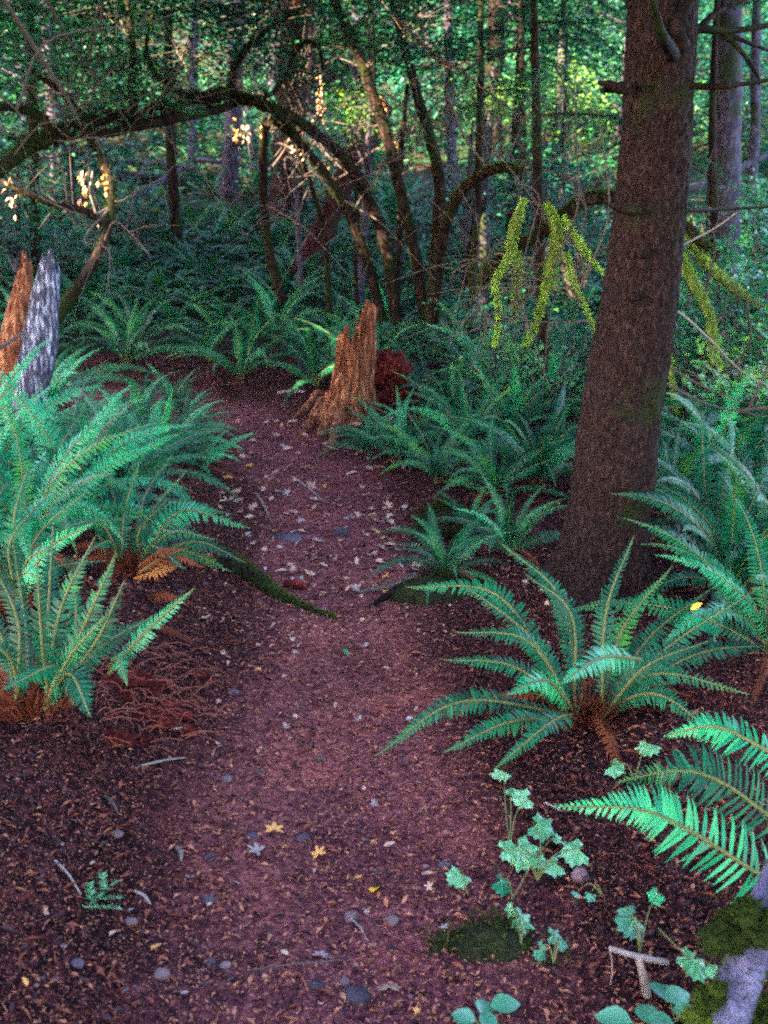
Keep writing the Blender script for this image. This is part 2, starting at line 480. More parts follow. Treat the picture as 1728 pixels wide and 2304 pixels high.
# ------------------------------------------------------------------ moss
def moss_on(mb, C, r, n, length=.03, top=.5, width=.010, hang=0.0, rng=RNG, m=0, patchy=0.0):
    T, N, B = frames(C)
    i = rng.integers(0, len(C), n)
    a = rng.uniform(0, 2 * math.pi, n)
    D = N[i] * np.cos(a)[:, None] + B[i] * np.sin(a)[:, None]
    k = (D[:, 2] > -rng.uniform(0, 1, n) * (1 - top) * 2)
    if patchy: k &= vnoise(np.stack([i * .32, a * .7, i * 0.0], -1), int(abs(C[0][0]) * 100) % 91) > -patchy
    i, D = i[k], D[k]
    j = rng.uniform(-.5, .5, len(i))[:, None] * (T[i] * np.linalg.norm(C[min(1, len(C) - 1)] - C[0]))
    c = C[i] + D * r[i][:, None] * .92 + j
    d = nrm(D + rng.normal(0, .5, D.shape) + np.array([0, 0, -hang]))
    blades(mb, c, d, length * rng.uniform(.5, 1.4, len(c)), width, m)

# ------------------------------------------------------------------ ferns
def frond_arrays(C, length, npair, maxw, jit, rng, out_dir=None, roll=0.0, start=.10, cup=.25, face=None):
    """leaflet outline positions along a frond's stem curve C; returns (stem points, leaflet frames)"""
    n = len(C)
    T = nrm(np.gradient(C, axis=0))
    upv = np.array([0, 0, 1.0])
    N = np.zeros_like(T)
    hint = upv - .45 * (out_dir if out_dir is not None else np.array([1.0, 0, 0]))
    if face is not None: hint = np.asarray(face, float)
    for k in range(n):
        h = hint - T[k] * np.dot(hint, T[k])
        N[k] = h / max(1e-6, np.linalg.norm(h))
    S = np.cross(T, N)
    tw = roll + rng.normal(0, .45) * (np.linspace(0, 1, n) - .4)[:, None] + .12 * np.sin(np.linspace(0, 7, n) + rng.uniform(0, 6))[:, None]
    N2 = N * np.cos(tw) + S * np.sin(tw); S = np.cross(T, N2); N = N2
    u = np.linspace(start, .995, npair)
    prof = np.where(u < .32, .62 + .38 * (u - start) / (.32 - start), np.clip(1 - (np.maximum(u - .32, 0) / .70) ** 1.7, .04, 1))
    fr = []
    idx = u * (n - 1); i0 = np.minimum(idx.astype(int), n - 2); f = (idx - i0)[:, None]
    Cp = C[i0] * (1 - f) + C[i0 + 1] * f; Tp = nrm(T[i0] * (1 - f) + T[i0 + 1] * f)
    Np = nrm(N[i0] * (1 - f) + N[i0 + 1] * f); Sp = nrm(S[i0] * (1 - f) + S[i0 + 1] * f)
    sp = length * (1 - start) / npair
    for side in (-1, 1):
        ang = R(14) + R(34) * u ** 2.2 + rng.normal(0, jit, npair)
        dr = rng.normal(cup, .09, npair)
        L = maxw * prof * rng.uniform(.88, 1.08, npair)
        L = np.where(rng.uniform(size=npair) < .06, L * rng.uniform(.1, .7), L) * (1 + .10 * np.sin(u * rng.uniform(8, 16) + rng.uniform(0, 6)))
        ax = nrm(Sp * side * np.cos(ang)[:, None] + Tp * np.sin(ang)[:, None] - Np * dr[:, None])
        nn = nrm(Np + Sp * side * dr[:, None] * .8 + rng.normal(0, .09, (npair, 3)))
        nn = nrm(nn - ax * (nn * ax).sum(1, keepdims=True))
        fr.append((Cp + Tp * (sp * .5 * (side > 0)), ax, nn, L, np.full(npair, sp * .80) * (.6 + .4 * prof)))
    return [np.concatenate([a[q] for a in fr]) for q in range(5)]

def leaflets(mb, fr, m=0):
    C, ax, nn, L, W = fr
    n = len(C); sd = np.cross(nn, ax); L = L[:, None]; W = W[:, None]
    V = np.stack([C + sd * W * .30, C - sd * W * .34, C + ax * L * .35 + sd * W * .52 - nn * L * .0, C + ax * L * .35 - sd * W * .5,
                  C + ax * L * .75 + sd * W * .34 - nn * L * .05, C + ax * L * .75 - sd * W * .24 - nn * L * .05, C + ax * L * 1.0 + sd * W * .25 - nn * L * .13], 1).reshape(-1, 3)
    b = np.arange(n) * 7
    mb.add(V, np.concatenate([np.stack([b, b + 1, b + 3, b + 2], 1), np.stack([b + 2, b + 3, b + 5, b + 4], 1)]), m)
    mb.add(V * 1.0, np.stack([b + 4, b + 5, b + 6], 1), m)

def arc(length, e0, e1, n=26, bend=0.0):
    t = np.linspace(0, 1, n)
    e = R(e0) + (R(e1) - R(e0)) * t ** 1.15
    d = np.stack([np.cos(e), np.sin(bend * t ** 2) * np.cos(e), np.sin(e)], 1)
    C = np.zeros((n, 3)); C[1:] = np.cumsum((d[1:] + d[:-1]) / 2, 0) * (length / (n - 1))
    return C

ARCS = [(84, 28), (76, 5), (68, -12), (60, -30), (52, -38), (42, -42), (30, -38), (20, -32), (72, -45), (58, 8)]
def frond_mesh(arcv, mats, npair=44, seed=0, maxw=.062, roll=0.0, seg=5, name='frond'):
    rng = np.random.default_rng(abs(seed))
    C = arc(1.0, arcv[0], arcv[1], bend=rng.uniform(-.5, .5))
    mb = MB()
    leaflets(mb, frond_arrays(C, 1.0, npair, maxw, .11, rng, np.array([1.0, 0, 0]), roll + rng.uniform(-.2, .2), cup=.14), 0)
    tube(mb, C, [.0055, .004, .0012], seg, 16, 1, cap=False)
    return mb, mats
def mk(arcv, a, b, npair, seed, maxw=.082, roll=0.0):
    mb, mats = frond_mesh(arcv, [M[a], M[b]], npair, seed, maxw, roll)
    return mb.mesh('frond', mats)
FROND = {r_: [mk(a, 'fern', 'fern_stem', 50, i + 200 * r_, .082, r_ * .65) for i, a in enumerate(ARCS)] + [mk(a, 'fern', 'fern_stem', 46, 30 + i, .072, r_ * .8) for i, a in enumerate(ARCS)] for r_ in (-1, 0, 1)}
FRESH = {r_: [mk(a, 'fern_fresh', 'fern_stem', 50, 60 + i, .085, r_ * .7) for i, a in enumerate(ARCS)] for r_ in (-1, 0, 1)}
DEAD = [mk(a, 'fern_dead', 'fern_dead', 30, 80 + i, .05) for i, a in enumerate([(10, -55), (-5, -40), (25, -70), (0, -25)])]

def make_fern(loc, size, nf, label, group=None, dead=2, fresh=.05, arcs=None, cat='fern', name='sword_fern', seed=None, az=None):
    rg = random.Random(seed if seed is not None else hash((round(loc[0], 3), round(loc[1], 3))))
    t = thing(name, label, cat, loc, group)
    a0 = rg.uniform(0, 6.28)
    for k in range(nf):
        ring = k % 3
        i = rg.choice([(0, 1, 9), (1, 2, 3, 8), (3, 4, 5, 6)][ring]) if arcs is None else rg.choice(arcs)
        az_ = a0 + k * 2.399 + rg.uniform(-.3, .3); r_ = 0 if abs(math.cos(az_)) < .35 else (1 if math.cos(az_) > 0 else -1)
        me = FRESH[r_][i] if rg.random() < fresh else FROND[r_][i + rg.choice((0, 10))]
        o = put('frond', me, t, (rg.uniform(-.03, .03) * size, rg.uniform(-.03, .03) * size, .02))
        o.rotation_euler = (rg.uniform(-.2, .2), rg.uniform(-.12, .12), az_)
        o.scale = (size * rg.uniform(.72, 1.1),) * 3
    for k in range(dead):
        o = put('frond', rg.choice(DEAD), t, (0, 0, .05)); o['label'] = 'dead brown frond drooping to the ground'
        o.rotation_euler = (rg.uniform(-.4, .4), 0, rg.uniform(0, 6.28)); o.scale = (size * rg.uniform(.5, .8),) * 3
    return t

LEAFLET = None
def leaflet_mesh(m):
    mb = MB()
    leaflets(mb, [np.zeros((1, 3)), np.array([[1.0, 0, 0]]), np.array([[0, 0, 1.0]]), np.ones(1), np.full(1, 1.0)], 0)
    return mb.mesh('leaflet', [m])
LEAFLET = {'fern': leaflet_mesh(M['fern']), 'fern_fresh': leaflet_mesh(M['fern_fresh'])}

def posed_frond(parent, pts, width, npair, kind='fern', split=False, roll=0.0, seed=1, label=None, cup=.25, face=None):
    """a frond whose stem runs through given world points; split: each leaflet an object of its own"""
    rng = np.random.default_rng(seed)
    pts = np.asarray(pts, float)
    C = catmull(pts, 30)
    L = np.linalg.norm(np.diff(C, axis=0), axis=1).sum()
    od = C[-1] - C[0]; od[2] = 0; od = nrm(od)
    fr = frond_arrays(C, L, npair, width, .11, rng, od, roll, cup=cup, face=face)
    mb = MB()
    tube(mb, C, [.006, .0045, .0013], 6, 22, 1, cap=False)
    stem = 'fern_stem' if kind in ('fern', 'fern_fresh') else kind
    if not split:
        leaflets(mb, fr, 0)
        return part('frond', mb, [M[kind], M[stem]], parent, label=label)
    o = part('frond', mb, [M[kind], M[stem]], parent, label=label)
    org = ORG[o.name]
    Cc, ax, nn, Ll, W = fr
    for k in range(len(Cc)):
        sd = np.cross(nn[k], ax[k])
        q = put('leaflet', LEAFLET[kind], o)
        mt = Matrix(np.array([[*(ax[k] * Ll[k])], [*(sd * W[k])], [*(nn[k] * Ll[k])]]).T.tolist()).to_4x4()
        mt.translation = Vector(Cc[k] - org)
        q.matrix_local = mt
    return o

# ------------------------------------------------------------------ palmate and oval leaves
def maple_leaf(mb, c, ax, nn, size, m=0, lobes=7, rng=RNG, cup=.12, deep=.45, vein=0):
    ax = nrm(ax); nn = nrm(nn - ax * np.dot(nn, ax)); sd = np.cross(nn, ax)
    k = lobes * 4 + 1
    th = np.linspace(-2.35, 2.35, k)
    ph = (np.arange(k) % 4) / 4
    rad = np.where(ph == 0, deep, np.where(ph == .5, 1.0, .74))
    rad = rad * (1 - .28 * (np.abs(th) / 2.35) ** 1.5) * rng.uniform(.92, 1.06, k)
    z = cup * rad * rad * np.cos(th * lobes / 2.35 * math.pi) * .4 - cup * rad * rad + rng.normal(0, .015, k)
    V = np.vstack([c + ax * size * .05, c + (ax * (np.cos(th) * rad)[:, None] + sd * (np.sin(th) * rad)[:, None] + nn * z[:, None]) * size * .62 + ax * size * .25])
    V[0] = c + ax * size * .25
    F = np.stack([np.zeros(k - 1, int), np.arange(1, k), np.arange(2, k + 1)], 1)
    mb.add(V, F, m)
    for q in range(2, k, 4):
        e = V[1 + q]; o_ = V[0]; d = nrm(e - o_); w = nrm(np.cross(d, nn)) * size * .012; up = nn * size * .012
        mb.add(np.stack([o_ + w + up, o_ - w + up, o_ * .1 + e * .9 + up]), np.array([[0, 1, 2]]), vein)

def oval_leaf(mb, c, ax, nn, L, W, m=0, droop=.15):
    ax = nrm(ax); nn = nrm(nn - ax * np.dot(nn, ax)); sd = np.cross(nn, ax)
    t = np.array([0, .2, .45, .7, .9, 1.0]); w = np.array([.05, .7, 1, .8, .35, .02]) * W * .5
    mid = c + ax * (t * L)[:, None] - nn * (droop * L * t * t)[:, None]
    e = nn * (w * .25)[:, None]
    V = np.concatenate([mid, mid + sd * w[:, None] + e, mid - sd * w[:, None] + e])
    n = len(t); q = np.arange(n - 1)
    mb.add(V, np.concatenate([np.stack([q, q + 1, q + 1 + n, q + n], 1), np.stack([q + 1, q, q + 2 * n, q + 2 * n + 1], 1)]), m)

# ================================================================== BIG STRUCTURE
for a in ((697, 200, 10.2, .09), (697, 225, 10.2, .10), (698, 250, 10.2, .09), (868, 312, 10.2, .09), (866, 335, 10.2, .1), (640, 325, 9.4, .12),
          (572, 264, 9.0, .07), (541, 300, 9.2, .08), (195, 396, 7.4, .09), (193, 408, 7.4, .07), (44, 430, 7.0, .10), (845, 215, 10.2, .10),
          (835, 235, 10.2, .10), (760, 205, 11.5, .20), (772, 242, 11.5, .15), (735, 272, 11.5, .12), (1035, 205, 11.5, .16), (1060, 204, 11.5, .18),
          (1085, 188, 11.5, .14), (1230, 160, 12.5, .34), (1240, 195, 12.5, .25), (1100, 225, 11.4, .12), (1010, 210, 11.5, .10), (780, 215, 11.5, .12), (520, 285, 9.3, .07), (660, 312, 9.6, .08), (712, 380, 10, .06), (240, 405, 7.4, .06), (1290, 160, 12.3, .2), (1215, 120, 12.6, .2), (1150, 290, 10.5, .14), (735, 345, 10, .07),
          (240, 45, 24, .9), (365, 135, 22, .8), (480, 60, 24, .8), (610, 90, 24, .7), (1300, 90, 22, .6), (720, 40, 24, .8),
          (1210, 60, 22, .6), (980, 30, 23, .6), (130, 160, 22, .5), (300, 230, 20, .4)):
    fleck(*a)
_r = random.Random(3)
for _k in range(58): fleck(_r.uniform(-20, 1250) if _k < 54 else _r.uniform(1480, 1680), _r.uniform(-20, 260 if _k < 54 else 620), _r.uniform(18, 29) if _k < 54 else _r.uniform(9, 16), _r.uniform(.2, .6) if _k < 54 else _r.uniform(.1, .3))

# ---------------- the big conifer trunk at the right
def big_tree():
    Y = 4.45
    base = G(1297, 1262); base = np.array([base[0], base[1], gz(base[0], base[1])])
    Y = base[1]
    t = thing('conifer_tree', 'large leaning conifer with flaky reddish brown bark rising from ferns right of the trail', 'tree', tuple(base))
    pts = np.array([base - [0, 0, .12], base, P(1318, 1090, Y), P(1340, 900, Y), P(1388, 600, Y + .03), P(1417, 300, Y + .05), P(1432, 0, Y + .08), P(1445, -350, Y + .1), base + [.42, .3, 9], base + [.5, .35, 13]])
    zs = np.concatenate([np.linspace(pts[0][2], 2.7, 380), np.linspace(2.75, 13, 60)])
    C = catmull(pts, 900)
    C = np.stack([np.interp(zs, C[:, 2], C[:, q]) for q in range(3)], 1)
    seg = 132
    def px_r(z): return np.interp(z, [base[2], .45, .95, 1.6, 2.1, 2.7, 6, 13], [.154, .150, .140, .120, .113, .116, .10, .02])
    a = np.arange(seg) / seg * 2 * math.pi
    T, N, B = frames(C)
    D = N[:, None] * np.cos(a)[None, :, None] + B[:, None] * np.sin(a)[None, :, None]
    r = np.repeat(px_r(zs)[:, None], seg, 1)
    h = np.clip(zs - base[2], 0, 20)[:, None]
    r = r * (1 + .42 * np.exp(-h / .09) * (1 + .8 * np.sin(a * 5 + .6))[None] + .06 * np.exp(-h / .5))
    Q = C[:, None] + D * .16
    q1 = Q * np.array([30, 30, 9]); q2 = Q * np.array([90, 90, 40])
    ridg = 1 - np.abs(fbm(q1, 3, 21)) * 2.4
    ridg2 = 1 - np.abs(fbm(q2, 2, 31)) * 2.2
    r = r + .010 * np.clip(ridg, -1, 1) * np.where(r > .09, 1, .3) + .004 * ridg2 + .008 * fbm(Q * 5, 2, 41)
    V = (C[:, None] + D * r[..., None]).reshape(-1, 3)
    i, j = np.meshgrid(np.arange(len(C) - 1), np.arange(seg), indexing='ij'); i, j = i.ravel(), j.ravel(); k = (j + 1) % seg
    mb = MB(); mb.add(V, np.stack([i * seg + j, i * seg + k, (i + 1) * seg + k, (i + 1) * seg + j], 1))
    tr = part('trunk', mb, M['bark'], t)
    # knots where branches broke off
    for dx, dy, s in ((1330, 187, -1), (1392, 545, 0), (1370, 640, 0), (1350, 450, -1), (1410, 870, 0)):
        c = P(dx, dy, Y - .13); mk_ = MB()
        out = np.array([s * .9, -1.0 if s == 0 else -.3, .15]); out = out / np.linalg.norm(out)
        tube(mk_, [c - out * .05, c + out * .015, c + out * (.07 if s else .02)], [.022, .015, .006], 9, 10, rough=.6, fr=40)
        part('branch_stub', mk_, M['bark'], tr)
    # bare dead branches
    br = [([(1480, 60, .0), (1505, 62, .05), (1580, 66, .1), (1700, 48, .2)], .020), ([(1470, 100, -.05), (1462, 60, -.1), (1480, 20, -.1), (1540, -60, 0)], .032),
          ([(1485, 185, 0), (1540, 188, -.1), (1600, 182, -.1), (1720, 165, 0)], .013), ([(1555, 66, .1), (1600, 110, .05), (1635, 160, .1), (1640, 182, .2)], .011),
          ([(1560, 68, .1), (1610, 90, .1), (1690, 120, .2)], .010), ([(1345, 187, 0), (1300, 195, -.1)], .020),
          ([(1510, 62, .05), (1560, 20, .1), (1680, -30, .2)], .014), ([(1478, 455, .1), (1560, 452, .3), (1690, 445, .5)], .010),
          ([(1455, 120, -.12), (1440, 95, -.3), (1425, 60, -.4), (1400, -40, -.5)], .024)]
    for pts_, rad in br:
        mk_ = MB(); tube(mk_, [P(x, y, Y + d) for x, y, d in pts_], [rad, rad * .75, rad * .4], 7, rough=.25, fr=20)
        part('dead_branch', mk_, M['bark_dark'], t)
    mc = MB()
    rng = np.random.default_rng(3)
    for q in range(150):
        z = 3.5 + 8.5 * rng.random() ** 1.4; rr = 2.7 * (1 - (z - 3.5) / 10)
        an = rng.uniform(0, 6.28); c = base + [.3 + rr * math.cos(an) * rng.uniform(.3, 1), rr * math.sin(an) * rng.uniform(.3, 1), z]
        pc = c + rng.normal(0, 1, (60, 3)) * [.35, .35, .12]
        pc = pc[gap_mask(pc)]
        cards(mc, pc, rng.uniform(.12, .28, len(pc)), np.array([0, 0, 1]) + rng.normal(0, .5, (len(pc), 3)), .5, rng=rng)
    part('crown', mc, M['needle'], t)  # crown out of view, made low and dense to darken the ferns
big_tree()

# ---------------- generic tree with leaf clumps
def leafy_tree(name, label, cat, base, top, r0, clumps, leaves, size, mat_, bark, rng, spread=.35, flat=.5, group=None, limbs=True, aspect=.6, need=True):
    """clumps: list of (centre, n) ; a trunk, limbs that reach the clumps, and leaf-sized faces round them"""
    t = thing(name, label, cat, tuple(base), group)
    base = np.asarray(base, float); top = np.asarray(top, float)
    mid = (base + top) / 2 + np.append(rng.normal(0, .012 * np.linalg.norm(top - base), 2), 0)
    mb = MB(); C, r = tube(mb, [base - [0, 0, .15], base + (mid - base) * .5, mid, top], [r0 * 1.15, r0, r0 * .8, r0 * .25], 9, 26, rough=.15, fr=5, seed=int(rng.integers(99)))
    tr = part('trunk', mb, M[bark], t)
    mc = MB(); ml = MB()
    for c in clumps:
        c = np.asarray(c, float)
        if limbs:
            k = np.argmin(np.linalg.norm(C - (c + [0, 0, -.5]), axis=1)); s = C[k]
            tube(ml, [s, (s + c) / 2 + rng.normal(0, .12, 3), c], [max(.008, r[k] * .35), .004], 5, 7, cap=False)
        n = leaves
        pc = c + rng.normal(0, 1, (n, 3)) * np.array([spread, spread, spread * flat])
        pc = pc[gap_mask(pc)]
        cards(mc, pc, rng.uniform(.6, 1.25, len(pc)) * size, np.array([0, -.15, 1]) + rng.normal(0, .25, 3) + rng.normal(0, .3, (len(pc), 3)), aspect, rng=rng)
    if limbs and ml.n: part('limbs', ml, M[bark], t)
    if mc.n: part('crown', mc, M[mat_], t)
    return t

# unseen conifers added behind and left of the viewpoint to block the low sun
rng = np.random.default_rng(21)
HS = nrm(np.array([SDIR[0], SDIR[1], 0])); PS = np.array([-HS[1], HS[0], 0])
nt_ = 0
for row, (dist, off) in enumerate(((10.0, 0), (14.0, .9))):
    for k in range(12):
        s = -17 + k * 1.95 + off
        c0 = np.array([0, 6, 0]) + HS * dist - PS * s * 1.0 + PS * (-6)
        b = np.array([c0[0], c0[1], 0]) + np.append(rng.normal(0, .3, 2), 0)
        if in_view(b + [0, 0, 2], .45) or in_view(b + [0, 0, 1], .45) or in_view(b + [0, 0, 4], .3): continue
        if np.hypot(b[0], b[1]) < 3.0: continue
        b[2] = gz(b[0], b[1])
        H = 15
        cl = []
        for q in range(200):
            z = rng.uniform(dist * .25, 14); rr = 2.0 * (1 - (z - 2) / 16)
            a = rng.uniform(0, 6.28); cl.append(b + [rr * math.cos(a) * rng.uniform(.2, 1), rr * math.sin(a) * rng.uniform(.2, 1), z])
        leafy_tree('shade_tree', 'unseen dense conifer added behind the viewpoint to block the sun', 'tree', b, b + [0, 0, H], .14, cl, 48, .30, 'needle', 'bark_dark', rng, .38, .35, 'added sun blocking conifers behind the viewpoint', limbs=False)
        nt_ += 1

for k, (x_, y_) in enumerate([(5.6, 1.0), (7.0, 4.0), (6.6, -1.5), (4.6, -4), (-6.6, 12.5), (-8.4, 16), (-10.5, 18), (-9.6, 20.5), (-12.5, 21), (-11.4, 24), (-14, 25), (-13, 28), (-16, 29), (-10.8, 14.5)]):  # conifers added out of view to cut side light and block the sun
    b = np.array([x_, y_, gz(x_, y_)]); cl = []
    for q in range(110):
        z = rng.uniform(1.0, 12 if y_ < 13 else 17); rr = 1.9 * (1 - z / 20); a = rng.uniform(0, 6.28); cl.append(b + [rr * math.cos(a) * rng.uniform(.2, 1), rr * math.sin(a) * rng.uniform(.2, 1), z])
    leafy_tree('shade_tree', 'unseen dense conifer added beside the trail to shade the wood', 'tree', b, b + [0, 0, 13], .13, cl, 40, .26, 'needle', 'bark_dark', rng, .38, .35, 'added shading conifers beside the trail outside the picture', limbs=False)

# ---------------- trunks on the slope behind, their crowns above the picture
def slope_trunk(label, pts, rad, bark, crown=True, rough=.12, name='forest_tree', ncl=26, cs=(2.4, 5.0), moss=None, cat='tree', size=.13, ext=3.5, group=None):
    """pts: (dx, dy, depth) from the foot up; the trunk goes on past the top of the frame"""
    pt = [P(*p) for p in pts]
    f = pt[0].copy(); f[2] = gz(f[0], f[1])
    pt[0] = f - [0, 0, .2]
    d = pt[-1] - pt[-2]
    if ext: pt.append(pt[-1] + d / np.linalg.norm(d) * ext + [0, 0, .6])
    t = thing(name, label, cat, tuple(f), group)
    mb = MB(); C, r = tube(mb, pt, [rad * 1.2, rad, rad * .92, rad * .8, rad * .5], 14, 60, rough=rough, fr=9, seed=int(f[0] * 10) % 97)
    part('trunk', mb, M[bark], t)
    if moss:
        mm = MB(); moss_on(mm, C, r, moss, .035, .5, .012); part('moss', mm, M['moss'], t, kind='stuff')
    if crown:
        rg = np.random.default_rng(int(abs(f[0]) * 100 + f[1] * 7)); mc = MB()
        for q in range(ncl):
            c = C[-1] + rg.normal(0, 1, 3) * [1.3, 1.3, .8]
            c[2] = max(c[2], 1.5 + c[1] * .235 + .3)
            pc = c + rg.normal(0, 1, (70, 3)) * [.5, .5, .22]; pc = pc[gap_mask(pc)]
            cards(mc, pc, rg.uniform(.6, 1.2, len(pc)) * size, np.array([0, 0, 1]) + rg.normal(0, .5, (len(pc), 3)), .6, rng=rg)
        part('crown', mc, M['leaf_b'], t)
    return t
slope_trunk('straight grey trunk standing on the slope under the mossy arch', [(493, 535, 18), (496, 380, 18), (505, 240, 18.1), (512, 60, 18.2), (516, -40, 18.3)], .15, 'bark_grey')
slope_trunk('thin grey trunk left of the straight grey trunk, crossed by fallen poles', [(412, 440, 20), (415, 330, 20), (417, 230, 20), (420, 60, 20), (421, -30, 20)], .085, 'bark_grey')
slope_trunk('dark reddish trunk with rotten bark behind the clump of stems', [(615, 560, 17), (622, 380, 17), (628, 200, 17), (634, 60, 17), (640, -40, 17)], .26, 'bark_red', rough=.25)
slope_trunk('pale purple grey trunk at the right edge behind the big conifer', [(1555, 720, 11), (1562, 480, 11), (1566, 300, 11), (1572, 100, 11), (1576, -40, 11)], .17, 'bark_grey')
slope_trunk('slim pale trunk lit grey behind the upright stems', [(985, 430, 17), (975, 300, 17), (971, 180, 17), (968, 60, 17), (966, -40, 17)], .085, 'bark_grey')
slope_trunk('thin speckled grey sapling left of the big conifer', [(1188, 440, 13), (1200, 330, 13), (1208, 200, 13), (1216, 60, 13), (1220, -40, 13)], .045, 'bark_grey', ncl=10)
slope_trunk('thin dark sapling just right of the hemlock boughs', [(1132, 440, 12), (1130, 300, 12), (1128, 150, 12), (1124, 30, 12), (1122, -40, 12)], .035, 'bark_dark', ncl=8)
slope_trunk('grey trunk at upper left leaning slightly behind the green foliage', [(132, 420, 20), (118, 250, 20), (106, 100, 20), (100, 20, 20), (97, -40, 20)], .14, 'bark_grey')
slope_trunk('slender pale trunk high on the slope right of the big conifer', [(1625, 420, 15), (1630, 300, 15), (1632, 150, 15), (1634, 40, 15), (1636, -40, 15)], .07, 'bark_grey')
slope_trunk('brown trunk with patches of bark behind the hemlock boughs', [(1060, 430, 21), (1062, 300, 21), (1068, 150, 21), (1072, 40, 21), (1076, -40, 21)], .2, 'bark_dark')
slope_trunk('purple brown trunk far up the slope at the top centre', [(662, 330, 24), (660, 200, 24), (660, 100, 24), (658, 30, 24), (656, -40, 24)], .24, 'bark_red')

# fallen poles and logs on the slope
def log(label, pts, rad, bark, name='fallen_log', moss=0, cat='log', group=None, ts=None):
    pt = [P(*p) for p in pts]
    t = thing(name, label, cat, tuple(pt[0]), group)
    mb = MB(); C, r = tube(mb, pt, [rad, rad * .95, rad * .75], 10, 30, rough=.18, fr=8)
    part('log', mb, M[bark], t)
    if moss:
        mm = MB(); moss_on(mm, C, r, moss, .04, .8, .014); part('moss', mm, M['moss'], t, kind='stuff')
    return t
log('pale fallen pole lying nearly level under the mossy arch', [(270, 346, 17.6), (340, 352, 17.4), (405, 362, 17.3)], .045, 'bark_pale')
log('pale fallen pole slanting up to the thin grey trunk', [(290, 424, 16.2), (345, 392, 16.8), (402, 362, 17.4)], .05, 'bark_pale')
log('pale pole lying across behind the straight grey trunk', [(425, 345, 18.8), (520, 356, 18.8), (600, 372, 18.6)], .045, 'bark_pale')
log('thick dark fallen log below the pale poles', [(250, 378, 17.0), (320, 388, 17.2), (400, 392, 17.5)], .10, 'bark_grey', moss=900)
log('thick dark dead trunk leaning across behind the clump of stems', [(630, 640, 13.2), (700, 490, 13.5), (760, 360, 13.8), (830, 230, 14.2)], .17, 'bark_red', name='leaning_log')
log('dark log lying on the slope right of the upright stems', [(1020, 470, 15), (1150, 440, 15.5), (1290, 395, 16)], .12, 'bark_dark', moss=1200)
log('grey pole lying on the leafy slope at the right edge', [(1480, 410, 11.5), (1560, 380, 11.8), (1690, 320, 12.2)], .04, 'bark_grey')

# ---------------- clump of upright vine maple stems
def stem_thing(label, pts, rads, bark='bark_dark', moss=0, mossmat='moss', name='maple_sapling', cat='tree', group=None, twigs=0, mlen=.035, hang=0, extra=None, seg=9, mtop=.45, patchy=0.0, rough=.18):
    pt = [p if isinstance(p, np.ndarray) else P(*p) for p in pts]
    t = thing(name, label, cat, tuple(pt[0]), group)
    if name == 'maple_sapling': rads = [v_ * .82 for v_ in rads]
    mb = MB(); C, r = tube(mb, pt, rads, seg, max(30, len(pt) * 9), rough=rough, fr=11, seed=int(abs(pt[0][0]) * 50) % 83)
    part('trunk', mb, M[bark], t)
    if moss:
        mm = MB(); moss_on(mm, C, r, moss, mlen, mtop, .008, hang, patchy=patchy); part('moss', mm, M[mossmat], t, kind='stuff')
    for e, er in (extra or []):
        ep = [p if isinstance(p, np.ndarray) else P(*p) for p in e]
        mb = MB(); C2, r2 = tube(mb, ep, er, 7, max(16, len(ep) * 7), rough=.15, fr=12)
        part('limb', mb, M[bark], t)
        if moss:
            mm = MB(); moss_on(mm, C2, r2, int(moss * .10), mlen * .5, mtop, .010, hang); part('moss', mm, M[mossmat], t, kind='stuff')
    rg = np.random.default_rng(len(pts) * 7 + int(pt[0][0] * 100) % 50)
    for k in range(twigs):
        i = rg.integers(len(C) // 3, len(C)); s = C[i]
        d = rg.normal(0, 1, 3) * [1, .7, .6] + [0, -.2, .5]; d /= np.linalg.norm(d)
        L = rg.uniform(.4, 1.3); m1 = s + d * L * .35 + rg.normal(0, .06, 3); m2 = s + d * L * .7 + rg.normal(0, .10, 3); e_ = s + d * L + [0, 0, -.2]
        mb = MB(); tube(mb, [s, m1, m2, e_], [.009, .006, .004, .0015], 5, 14, cap=False)
        for w_ in range(3):
            f_ = m1 + (m2 - m1) * rg.random(); g_ = d + rg.normal(0, .8, 3); tube(mb, [f_, f_ + g_ * .15, f_ + g_ * .32 + [0, 0, -.06]], [.004, .003, .001], 4, 7, cap=False)
        part('twig', mb, M['twig'], t)
    return t
yb = 10.0
stem_thing('tall dark stem reaching the top edge right of centre, rightmost upright of the clump', [(930, 695, yb), (940, 560, yb), (950, 400, yb), (926, 290, yb), (900, 200, yb), (872, 90, yb), (850, 0, yb), (830, -120, yb)], [.075, .07, .06, .055, .05], twigs=14, moss=500)
stem_thing('tall slanting stem with a sunlit streak reaching the top edge at centre', [(918, 690, yb + .1), (900, 570, yb + .1), (868, 430, yb), (835, 290, yb), (800, 190, yb), (765, 95, yb), (720, 0, yb), (690, -90, yb)], [.075, .07, .065, .06, .05], twigs=14, moss=500)
stem_thing('bare stem with a lit streak between the two tallest stems', [(855, 690, yb + .3), (862, 560, yb + .3), (864, 440, yb + .2), (866, 330, yb + .15), (872, 270, yb + .1), (880, 180, yb)], [.05, .04, .035, .03, .02], twigs=10)
stem_thing('curved stem bowing up to the left into the arch', [(826, 695, yb), (800, 590, yb), (755, 465, yb - .1), (700, 375, yb - .3), (640, 300, yb - .6), (590, 255, yb - .9)], [.07, .06, .055, .05, .05], moss=900, twigs=12)
stem_thing('outer curved stem bending over to the left above its twin', [(855, 695, yb), (835, 540, yb), (800, 440, yb - .1), (745, 345, yb - .3), (690, 295, yb - .5), (620, 245, yb - .9), (560, 228, yb - 1.2)], [.075, .065, .06, .055, .05], moss=1300, twigs=14)
